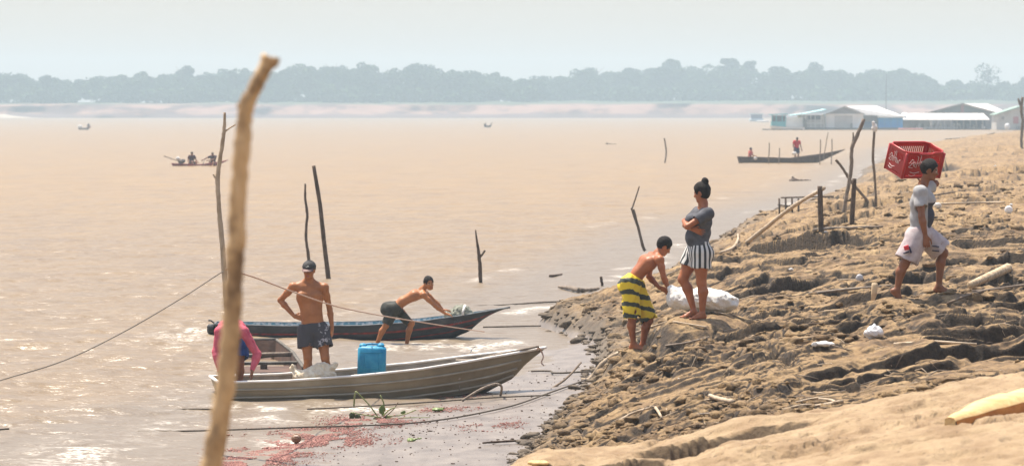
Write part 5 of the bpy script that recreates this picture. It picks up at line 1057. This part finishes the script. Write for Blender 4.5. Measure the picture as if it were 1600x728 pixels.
# crate on the man's shoulder
ce = empty('crate'); tag(ce, 'red plastic crate carried on the shoulder of the walking man', 'crate'); A_ = Vector((.485, .29, 0)); Bv = Vector((-.17, .28, .12)); Cv = Vector((-.04, .108, -.31))
ax_ = A_.normalized(); az_ = -(Cv-ax_*Cv.dot(ax_)).normalized(); ay_ = az_.cross(ax_); Mx = Matrix((ax_, ay_, az_)).transposed(); LA, LB, LC = A_.length, Bv.length, Cv.length
ce.matrix_world = Matrix.Translation(P(1418, 239, 38.47)) @ Mx.to_4x4()
RP = M('red_plastic', (.42, .014, .010), .42, (.34, .010, .008), 6, .1); WP = M('white_print', (.66, .52, .48), .6)
def wall(o_, u_, v_len, ulen, nm):
    m_ = MB(); th = .012; u_ = Vector(u_); nn2 = u_.cross(Vector((0, 0, 1))).normalized()
    def bx(u0, u1, z0, z1): c_ = Vector(o_)+u_*(u0+u1)/2+Vector((0, 0, (z0+z1)/2)); m_.box(c_, (abs(u_.x)*(u1-u0)+abs(nn2.x)*th, abs(u_.y)*(u1-u0)+abs(nn2.y)*th, z1-z0))
    bx(0, ulen, -.045, -.006); bx(0, ulen, -v_len, -v_len+.03); bx(0, .035, -v_len+.03, -.045); bx(ulen-.035, ulen, -v_len+.03, -.045)
    bx(.035, ulen-.035, -v_len+.05, -.13); n_ = int(ulen/.034)
    for i in range(n_+1): u0 = .035+(ulen-.082)*i/n_; bx(u0, u0+.012, -.13, -.045)
    for i in range(n_+1): u0 = .035+(ulen-.082)*i/n_; bx(u0, u0+.012, -v_len+.03, -v_len+.05)
    return m_.build(nm, RP, ce, smooth=False)
wall((0, 0, 0), (1, 0, 0), LC, LA, 'side_panel'); wall((0, LB, 0), (1, 0, 0), LC, LA, 'side_panel'); wall((0, .006, 0), (0, 1, 0), LC, LB-.012, 'end_panel'); wall((LA, .006, 0), (0, 1, 0), LC, LB-.012, 'end_panel')
mb = MB(); cr = .05; rr = [(cr, -.012), (LA*.28, -.012), (LA*.36, -.012), (LA*.64, -.012), (LA*.72, -.012), (LA-cr, -.012), (LA+.012, cr), (LA+.012, LB-cr), (LA-cr, LB+.012), (cr, LB+.012), (-.012, LB-cr), (-.012, cr)]
zz = [0, 0, -.022, -.022, 0, 0, 0, 0, 0, 0, 0, 0]; pts = [Vector((a_, b_, z_)) for (a_, b_), z_ in zip(rr, zz)]; pts.append(pts[0]); mb.tube(pts, .012, 6, cap=False); mb.build('rim', RP, ce)
mb = MB(); mb.box((LA/2, LB/2, -LC+.006), (LA-.02, LB-.02, .010))
for i in range(6): mb.box((LA*(i+.5)/6, LB/2, -LC+.016), (.012, LB-.03, .012))
mb.build('base', RP, ce, smooth=False)
for q, (a_, b_) in enumerate(((0, 0), (LA, 0), (LA, LB), (0, LB))): mb = MB(); mb.tube([(a_, b_, -.01), (a_, b_, -LC)], .018, 8); mb.build('corner_post', RP, ce)
def script(fx, nm):
    m_ = MB(); r_ = .0038
    def ln(*p): m_.tube(smooth_path([fx(a_, b_) for a_, b_ in p], 4), r_, 5)
    ln((.00, .05), (.03, .10), (.05, .08), (.02, .03), (.00, .01), (.05, .0)); ln((.06, .02), (.08, .06), (.06, .07), (.055, .03), (.08, .01)); ln((.09, .0), (.10, .12), (.085, .14)); ln((.12, .02), (.13, .13), (.12, .16)); ln((.10, .05), (.15, .08)); ln((.14, .01), (.16, .05), (.15, .07), (.14, .03), (.17, .01), (.18, .05), (.19, .01)); ln((.20, .01), (.21, .06), (.23, .07)); ln((.03, -.05), (.08, -.065), (.14, -.05)); ln((.02, -.085), (.06, -.10), (.10, -.085))
    return m_.build(nm, WP, ce)
script(lambda a_, b_: Vector((.05+a_*1.25, -.016, -.19+b_*1.05)), 'printed_lettering'); script(lambda a_, b_: Vector((-.016, LB-.05-a_*.95, -.19+b_*.9)), 'printed_lettering')

# ------------------------------------------------------------------ rope in the air
def cord(label, pts, r, mat, name='rope'):
    v_ = smooth_path(pts, 8); m_ = MB(); m_.tube(v_, r, 6, jit=.12); return tag(m_.build(name, mat, origin=pts[0]), label, 'rope')
cord('thin dark line running down to the left from the tall thin stake', [P(348, 424, 34.96), P(280, 468, 34.3), (P(190, 520, 33.4)), P(100, 563, 32.6), P(0, 594, 31.8), P(-60, 612, 31.4)], .006, M('grey_cord', (.14, .115, .09), .9))
c_pts = [P(352, 420, 34.96), P(400, 434, 36.2), P(450, 453, 38.2), P(520, 477, 40.2), P(580, 490, 43), P(650, 502, 46.5), P(720, 513, 50), P(757, 518, 52.15)]
cord('pinkish rope stretched from the tall stake past the man to the dark canoe', c_pts, .009, ROPEL)

# ------------------------------------------------------------------ floating plant, leaves, red pulp
GRN = M('hyacinth_green', (.07, .12, .015), .5, (.16, .20, .035), 14); GRD = M('dark_leaf', (.035, .05, .012), .6, (.07, .09, .02), 20); STEM = M('plant_stem', (.13, .17, .04), .6, (.24, .25, .09), 9)
hy = empty('water_hyacinth', tuple(G(598, 650, .03))); tag(hy, 'uprooted water hyacinth with bent stems lying in front of the metal boat', 'plant'); o0 = G(598, 650, .03)
def HP(px, py, z_=None, dd=0): v_ = P(px, py, o0.y+dd); return v_-o0
for k, (pt_, w_) in enumerate([([(590, 650), (575, 630), (556, 611)], 3), ([(556, 611), (554, 620), (553, 634)], 4), ([(597, 650), (600, 632), (594, 617)], 3.2), ([(600, 652), (614, 640), (622, 628)], 2.4), ([(604, 650), (628, 648), (650, 640)], 2.6), ([(595, 652), (570, 648), (548, 644)], 2.8), ([(602, 653), (640, 652), (672, 652)], 2), ([(598, 650), (608, 640), (618, 636)], 3)]):
    m_ = MB(); m_.tube(smooth_path([HP(a_, b_, dd=-.02*k) for a_, b_ in pt_], 4), w_*.0075/2*.75, 6); m_.build('stem', STEM if k != 3 else WOODD, hy)
for k, (a_, b_, w_, h_, m_) in enumerate([(550, 649, 9, 12, GRD), (559, 652, 9, 10, GRD), (606, 654, 13, 10, GRN), (597, 640, 10, 15, GRN), (630, 644, 8, 6, GRN), (590, 654, 14, 6, GRD)]):
    f_ = Field(); f_.ell(V3(*HP(a_, b_, dd=-.05)), V3(w_*.0042, .012, h_*.0042), None, .01); sdfobj('leaf', f_, m_, hy, .005, crumple(.004, 60, k))
for k, (a_, b_, lab) in enumerate(((684, 639, 'bright green leaf lying on the mud right of the hyacinth'), (642, 687, 'small green leaf on the wet flat below the rope'))):
    g_ = G(a_, b_, .05); f_ = Field(); f_.ell(V3(*g_), V3(.075-.03*k, .09, .022), None, .01); f_.cap(V3(*g_), V3(*g_)+V3(.12, 0, .02), .012, .006, .01); tag(sdfobj('leaf', f_, GRN, None, .006, crumple(.006, 50, k)), lab, 'leaf')
g_ = G(463, 690, .03); cn = empty('coconut_shell', tuple(g_)); tag(cn, 'small brown broken nut shell lying in the red pulp', 'nut shell')
f_ = Field(); f_.ell(V3(0, 0, .04), V3(.058, .058, .055), None, .01); f_.ell(V3(-.0, -.05, .075), V3(.035, .03, .02), None, .008, 's'); sdfobj('shell', f_, M('nut_brown', (.17, .085, .045), .7, (.28, .15, .08), 30, .4), cn, .006); f_ = Field(); f_.ell(V3(0, -.03, .068), V3(.033, .02, .012), None, .01); sdfobj('pith', f_, M('pale_pith', (.6, .45, .35), .8), cn, .005)
pulp = M('red_pulp', (.20, .055, .040), .7, (.34, .16, .12), 25)
def place_pulp(n, rg):
    ctr = [(400, 715, 55, 16, .9), (440, 690, 60, 10, 1), (500, 675, 60, 8, 1), (560, 657, 45, 8, 1.2), (520, 690, 70, 8, .7), (610, 662, 40, 6, .6), (375, 725, 30, 8, .8), (760, 672, 40, 5, .35), (680, 640, 60, 4, .5), (800, 665, 20, 6, .3), (430, 705, 50, 12, .8), (720, 618, 40, 4, .3)]
    w_ = np.array([c_[4]*c_[2]*c_[3] for c_ in ctr]); k_ = rg.choice(len(ctr), n, p=w_/w_.sum()); px = np.array([ctr[i][0] for i in k_])+rg.normal(size=n)*np.array([ctr[i][2] for i in k_])*.62; py = np.array([ctr[i][1] for i in k_])+rg.normal(size=n)*np.array([ctr[i][3] for i in k_])*.62
    ok = (py < 738) & (py > 600); px, py = px[ok], py[ok]; y = FPX*(CAMH-.015)/(py-HOR); x = (px-800)/FPX*y; keep = fbm(x*4, y*2.0, 3, 71) > -.22; x, y = x[keep], y[keep]
    z = np.maximum(bank(x, y)[0], .0)+.008; return x, y, z, rg.lognormal(-5.2, .45, len(x))
scatter('red_pulp', pulp, 34000, place_pulp, 6, 'reddish fruit pulp washed up at the edge of the water', seed=4, sub=1)
def place_bits(n, rg):
    px = rg.uniform(520, 940, n); py = rg.uniform(560, 735, n); y = FPX*(CAMH-.03)/(py-HOR); x = (px-800)/FPX*y; z, u, w_ = bank(x, y); ok = (u < .1) & (z > -.01) & (rg.uniform(0, 1, n) < .25+.75*sstep(-.1, .3, fbm(x*2, y, 3, 5)))
    return x[ok], y[ok], z[ok]+.004, rg.lognormal(-4.8, .45, ok.sum())
scatter('dark_flecks', DARKW, 1500, place_bits, 6, 'dark bits of litter dotting the wet mud flat', seed=8, sub=1)
# straw and twigs
mb = MB(); rg = random.Random(12); nn = 0
while nn < 620:
    d_ = 1/rg.uniform(1/120, 1/27); x_ = (rg.uniform(830, 1620)-800)/FPX*d_; z_, u_, w_ = bank(np.array([x_]), np.array([d_]))
    if u_[0] < .05: continue
    l_ = rg.lognormvariate(-2.0, .6)*(d_/42)**.7; a_ = rg.gauss(0, .6); r_ = l_*.018*(d_/42)**.3+.002; q = [Vector((x_+l_*t_*math.cos(a_), d_+l_*t_*math.sin(a_), 0)) for t_ in (-.5, 0, .5)]
    zs = bank(np.array([v.x for v in q]), np.array([v.y for v in q]))[0]
    for v, z1 in zip(q, zs): v.z = z1+.012+rg.uniform(0, .02)
    q[1].z = max(q[1].z, (q[0].z+q[2].z)/2)+rg.uniform(0, .01); mb.tube(q, [r_, r_*.9, r_*.6], 4, m=rg.choice((0, 0, 1, 2))); nn += 1
tag(mb.build('straw_litter', [WOODL, WOODG, DARKW]), 'dry straw and twigs strewn over the mud', kind='stuff')
# ------------------------------------------------------------------ floating houses
HD = 575.0; hk = HD/FPX
def HX(px): return (px-800)*hk
def HZ(py): return CAMH-(py-HOR)*hk
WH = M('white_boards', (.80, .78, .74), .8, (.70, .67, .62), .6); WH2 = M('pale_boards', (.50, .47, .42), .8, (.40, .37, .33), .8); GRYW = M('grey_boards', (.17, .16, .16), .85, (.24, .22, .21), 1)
TEAL = M('teal_paint', (.005, .26, .27), .7, (.03, .32, .33), 1); CYAN = M('pale_cyan_roof', (.36, .66, .66), .6, (.46, .74, .72), 1); TIN = M('tin_roof', (.80, .76, .70), .5, (.66, .60, .53), .5); BLU = M('blue_wall', (.0, .24, .56), .7, (.005, .30, .64), .8); DK = M('dark_opening', (.012, .012, .018), .8); RAFT = M('raft_logs', (.07, .055, .045), .9, (.12, .1, .08), 1); GRNT = M('green_trim', (.22, .30, .24), .8); REDW = M('faded_red_shutter', (.36, .08, .08), .8)
def hbox(px0, px1, py0, py1, d0, d1, m, name, parent, o):
    b = MB(); x0, x1, z0, z1 = HX(px0), HX(px1), HZ(py1), HZ(py0); b.box(((x0+x1)/2-o[0], (d0+d1)/2-o[1], (z0+z1)/2-o[2]), (x1-x0, d1-d0, z1-z0)); return b.build(name, m, parent, smooth=False)
def gable(pts, d0, d1, m, name, parent, o, th=.14, over=0):
    """roof sheets along a profile of photo points, extruded in depth"""
    b = MB()
    for (a0, b0), (a1, b1) in zip(pts[:-1], pts[1:]):
        p = [Vector((HX(a0)-o[0], d-o[1], HZ(b0)-o[2])) for d in (d0, d1)]+[Vector((HX(a1)-o[0], d-o[1], HZ(b1)-o[2])) for d in (d1, d0)]; q = [v+Vector((0, 0, th)) for v in p]
        b.add(p+q, [(3, 2, 1, 0), (4, 5, 6, 7), (0, 1, 5, 4), (1, 2, 6, 5), (2, 3, 7, 6), (3, 0, 4, 7)])
    return b.build(name, m, parent, smooth=False)
def tri(pts, d, m, name, parent, o, th=.12):
    b = MB(); V = [Vector((HX(a)-o[0], d+k*th-o[1], HZ(c)-o[2])) for k in (0, 1) for a, c in pts]; n = len(pts)
    b.add(V, [tuple(range(n-1, -1, -1)), tuple(range(n, 2*n))]+[(i, (i+1) % n, n+(i+1) % n, n+i) for i in range(n)]); return b.build(name, m, parent, smooth=False)
def house(name, px, lab, cat='floating house', d=HD): o = (HX(px), d, 0.0); e = empty(name, o); tag(e, lab, cat); return e, o
# white and teal river boat
e, o = house('river_boat', 1228, 'white and teal river boat moored left of the floating houses', 'boat')
hl_ = Hull(6.3, [(0, 1.0), (.5, 1.2), (.8, .8), (1, .05)], [(0, .8), (.5, 1.0), (.8, .5), (1, .03)], [(0, .45), (.5, .50), (1, .75)], [(0, -.2), (1, .1)], [(0, -.05), (1, .3)], .06, 16); hl_.stem = .6
q = hl_.shell([WH, WH2], e); q.location = (3.1, -2.6, 0); q.rotation_euler = (0, 0, math.pi)
hbox(1205, 1227, 190, 199, HD-1.3, HD+.8, TEAL, 'cabin_side', e, o); hbox(1206, 1226, 181, 190, HD-.9, HD+.7, DK, 'window_band', e, o)
for a in (1205, 1211.5, 1221, 1226): hbox(a, a+1.3, 180, 190, HD-1.3, HD-1.1, TEAL, 'window_post', e, o)
gable([(1202, 180), (1230, 179)], HD-1.8, HD+1.2, TEAL, 'cabin_roof', e, o); hbox(1227.3, 1253, 184, 200, HD-1.0, HD+.8, WH, 'awning_side', e, o)
e, o = house('raft', 1219, 'low dark raft floating in front of the teal boat', 'raft'); hbox(1188, 1250, 201.5, 204, HD-5.2, HD-4.2, RAFT, 'deck', e, o)
# cyan roofed house
e, o = house('floating_house', 1263, 'small floating house with a pale cyan roof and open porch')
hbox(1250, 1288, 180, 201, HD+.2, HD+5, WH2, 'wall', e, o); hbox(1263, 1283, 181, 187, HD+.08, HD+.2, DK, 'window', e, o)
for a in (1252, 1257, 1265, 1272, 1281, 1286): hbox(a, a+.8, 180, 200, HD-1.6, HD-1.5, WH, 'porch_post', e, o)
hbox(1256, 1288, 192, 193, HD-1.6, HD-1.5, WH, 'railing', e, o); hbox(1250, 1289, 200, 204, HD-2, HD+6, RAFT, 'raft', e, o); gable([(1236, 181), (1258, 178.5), (1290, 172)], HD-2.2, HD+6, CYAN, 'roof', e, o)
hbox(1254, 1258, 186, 200, HD-2.3, HD-1.9, RAFT, 'cabinet', e, o)
# gabled house with tin roof
e, o = house('floating_house', 1330, 'white gabled floating house with a grey gable and long tin roof')
hbox(1290, 1349, 178.5, 200, HD, HD+7, WH, 'wall', e, o); hbox(1304, 1332, 181, 199.5, HD-.06, HD, WH2, 'sliding_door', e, o); tri([(1292, 178.5), (1320, 167.5), (1348, 178.5)], HD-.1, GRYW, 'gable', e, o)
gable([(1289, 179.5), (1320, 167), (1351, 179.5)], HD-.5, HD+.3, GRYW, 'gable_trim', e, o); hbox(1290, 1349, 178, 179.4, HD-.16, HD, WH, 'beam', e, o)
b = MB(); V = [Vector((HX(a)-o[0], d-o[1], HZ(c)-o[2])) for a, c, d in ((1320, 166.6, HD-.4), (1352, 179, HD-.4), (1414, 182, HD+1.0), (1378, 165.4, HD+9))]; b.add(V, [(0, 1, 2, 3)]); V2 = [v-Vector((0, 0, .15)) for v in V]; b.add(V2, [(3, 2, 1, 0)]); b.sheet([V+[V[0]], V2+[V2[0]]]); b.build('roof', TIN, e, smooth=False)
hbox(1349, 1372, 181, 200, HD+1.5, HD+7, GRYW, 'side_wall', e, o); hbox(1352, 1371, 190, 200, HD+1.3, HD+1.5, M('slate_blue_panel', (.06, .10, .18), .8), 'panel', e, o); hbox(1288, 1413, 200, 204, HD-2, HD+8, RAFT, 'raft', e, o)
hbox(1328, 1330.5, 193, 200, HD-1.2, HD-1, RAFT, 'mooring_post', e, o)
e, o = house('floating_shop', 1391, 'bright blue floating shop at the right end of the gabled house'); hbox(1373, 1411, 184, 200, HD+.2, HD+5, BLU, 'wall', e, o); hbox(1372, 1412, 182, 184, HD-.3, HD+5, WH, 'eave', e, o)
for a in (1382, 1392, 1402): hbox(a, a+.6, 184.5, 199, HD+.1, HD+.2, M('blue_batten', (.05, .28, .46), .7), 'batten', e, o)
b = MB(); b.tube([(0, 0, 0), (.05, 0, 6.5)], [.07, .03], 6); o_ = b.build('mast', M('grey_metal_mast', (.12, .12, .14), .6)); o_.location = (HX(1390.5), HD+6, HZ(172)); tag(o_, 'thin tall radio mast behind the blue floating shop', 'mast')
# long shed
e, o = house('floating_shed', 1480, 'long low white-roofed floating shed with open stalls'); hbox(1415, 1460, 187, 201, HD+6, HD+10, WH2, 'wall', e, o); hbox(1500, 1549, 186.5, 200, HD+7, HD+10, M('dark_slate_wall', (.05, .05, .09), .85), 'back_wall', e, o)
gable([(1414, 187), (1421, 177.5)], HD+3.8, HD+10, WH, 'roof_end', e, o)
b = MB(); V = [Vector((HX(a)-o[0], d-o[1], HZ(c)-o[2])) for a, c, d in ((1412, 187, HD+2), (1549, 187, HD+2), (1549, 177.5, HD+10), (1424, 177.5, HD+10))]; b.add(V+[v-Vector((0, 0, .12)) for v in V], [(0, 1, 2, 3), (7, 6, 5, 4), (0, 4, 5, 1), (1, 5, 6, 2), (2, 6, 7, 3), (3, 7, 4, 0)]); b.build('roof', TIN, e, smooth=False)
for k, a in enumerate(range(1418, 1548, 10)): hbox(a, a+.8, 187, 202, HD+2.1, HD+2.25, WH2, 'post', e, o)
hbox(1436, 1549, 202, 205, HD+1.2, HD+10, RAFT, 'raft', e, o); hbox(1432, 1500, 199.5, 200.5, HD+1.9, HD+2, WH2, 'railing', e, o)
rgh = random.Random(5)
for k in range(16):
    a = 1440+k*6.6+rgh.uniform(-2, 2); b = MB(); w_ = rgh.uniform(3, 6)*hk; h_ = rgh.uniform(2.5, 6.5)*hk; cc = (HX(a), HD+3+rgh.uniform(0, 2), HZ(202)); b.box((0, 0, h_/2), (w_, .8, h_), Matrix.Rotation(rgh.uniform(-.4, .4), 3, 'Z'), bev=.08); b.box((rgh.uniform(-.2, .2), 0, h_+.16), (w_*.7, .6, .3), Matrix.Rotation(rgh.uniform(-.3, .3), 3, 'Y'), bev=.08)
    o_ = b.build('stall_goods', (WH, RAFT, GRYW, WH2, WOODD)[k % 5]); o_.location = cc; tag(o_, '%s pile of goods under the long shed roof, number %s from the left' % (('white', 'dark brown', 'grey', 'cream', 'brown')[k % 5], ('one', 'two', 'three', 'four', 'five', 'six', 'seven', 'eight', 'nine', 'ten', 'eleven', 'twelve', 'thirteen', 'fourteen', 'fifteen', 'sixteen')[k]), 'goods', 'piles of goods under the long shed')
# big gable behind
e, o = house('warehouse', 1515, 'large hangar with a wide grey gable and pale roof behind the long shed', 'building', HD+25)
s_ = (HD+25)/HD
def q_(p): return [((a-800)*s_+800, (c-170)*s_+170+(CAMH*0)) for a, c in p]
tri(q_([(1455, 175.5), (1503, 163), (1553, 175.5)]), HD+25, M('slate_gable', (.12, .16, .17), .8, (.20, .23, .24), .4), 'gable', e, o); gable(q_([(1450, 176.5), (1503, 162.4), (1556, 176.5)]), HD+24.4, HD+25.6, GRYW, 'gable_trim', e, o); hbox(*[v for v in (q_([(1501, 0)])[0][0], q_([(1506, 0)])[0][0])], q_([(0, 164)])[0][1], q_([(0, 176)])[0][1], HD+24.8, HD+25, M('dull_pink_board', (.30, .17, .18), .8), 'centre_board', e, o)
b = MB(); qq = q_([(1503, 162), (1556, 176), (1590, 178), (1560, 162)]); V = [Vector((HX(a)-o[0], d, HZ(c)-o[2])) for (a, c), d in zip(qq, (-.5, -.5, 8, 14))]; b.add(V+[v-Vector((0, 0, .15)) for v in V], [(0, 1, 2, 3), (7, 6, 5, 4), (0, 4, 5, 1), (1, 5, 6, 2), (2, 6, 7, 3), (3, 7, 4, 0)]); b.build('roof', TIN, e, smooth=False); hbox(q_([(1455, 0)])[0][0], q_([(1560, 0)])[0][0], q_([(0, 175.5)])[0][1], q_([(0, 204)])[0][1], HD+25.2, HD+34, GRYW, 'wall', e, o)
# white house at the right edge
e, o = house('floating_house', 1580, 'white floating house with green gable trim and a red shutter at the right edge')
b = MB(); V = [Vector((HX(a)-o[0], d-o[1], HZ(c)-o[2])) for d in (HD-6, HD) for a, c in ((1549, 179), (1587, 168), (1625, 179), (1625, 207), (1549, 207))]; b.add(V, [(4, 3, 2, 1, 0), (5, 6, 7, 8, 9), (0, 1, 6, 5), (1, 2, 7, 6), (2, 3, 8, 7), (3, 4, 9, 8), (4, 0, 5, 9)]); b.build('wall', WH2, e, smooth=False)
gable([(1546, 180.3), (1587, 167), (1628, 180.3)], HD-6.5, HD+.3, GRNT, 'roof', e, o); hbox(1575, 1583, 182.5, 193, HD-6.12, HD-6, REDW, 'shutter', e, o); hbox(1557, 1561, 182, 187, HD-6.1, HD-6, GRYW, 'vent', e, o); hbox(1580, 1592, 197, 205, HD-6.9, HD-6, GRYW, 'cabinet', e, o)
hbox(1547, 1630, 206.5, 208.3, HD-8, HD+1, RAFT, 'raft', e, o)
f_ = Field(); c0 = V3(HX(1574.5)*.985, HD-8.2, HZ(198)+.02); f_.ell(c0, V3(.5, .4, .62), None, .05); tag(sdfobj('water_tank', f_, M('white_tank', (.7, .68, .66), .6), None, .08), 'rounded white tank standing by the white house at the right edge', 'tank')
o_ = MB(); o_.box((0, 0, 0), (4.4, 1.0, .28), bev=.08); o_ = o_.build('red_canoe', M('pale_red_paint', (.5, .2, .16), .7)); o_.location = (HX(1420), HD-2.8, .15); tag(o_, 'low pale red canoe moored left of the long shed', 'canoe')
# hazy boat further out
D9 = 960.0; e = empty('river_boat', ((1182-800)/FPX*D9, D9, 0)); tag(e, 'hazy blue grey two-deck boat far behind the teal boat', 'boat'); k9 = D9/FPX; HZM = M('blue_grey_paint', (.10, .13, .22), .8); HZL = M('pale_blue_roof', (.45, .52, .55), .8)
b = MB(); b.box((0, 0, .35), (22*k9, 2.5, 1.0), bev=.3); b.build('hull', HZL, e, smooth=False); b = MB(); b.box((0, 0, 1.45), (17*k9, 2, 1.2)); b.build('cabin', HZM, e, smooth=False); b = MB(); b.box((0, 0, 2.25), (22*k9, 2.6, .25)); b.build('roof', HZL, e, smooth=False)
b = MB(); b.box((0, 0, .15), (3.6, .9, .5), bev=.15); o_ = b.build('white_boat', WH); o_.location = ((1192-800)/FPX*900, 900, 0.1); tag(o_, 'low white boat beside the hazy two-deck boat', 'boat')
# ------------------------------------------------------------------ haze
hz = MB(); hz.box((0, 1020, 17.8), (3100, 2640, 45))
hm = bpy.data.materials.new('haze_air'); hm.use_nodes = True; n = hm.node_tree.nodes; n.remove(n['Principled BSDF'])
pv = n.new('ShaderNodeVolumePrincipled'); pv.inputs['Color'].default_value = (.75, .89, .94, 1); pv.inputs['Density'].default_value = HAZE
pv.inputs['Anisotropy'].default_value = 0.0
hm.node_tree.links.new(pv.outputs[0], n['Material Output'].inputs['Volume'])
tag(hz.build('haze', hm, smooth=False), 'pale haze hanging over the river', 'haze', kind='stuff')
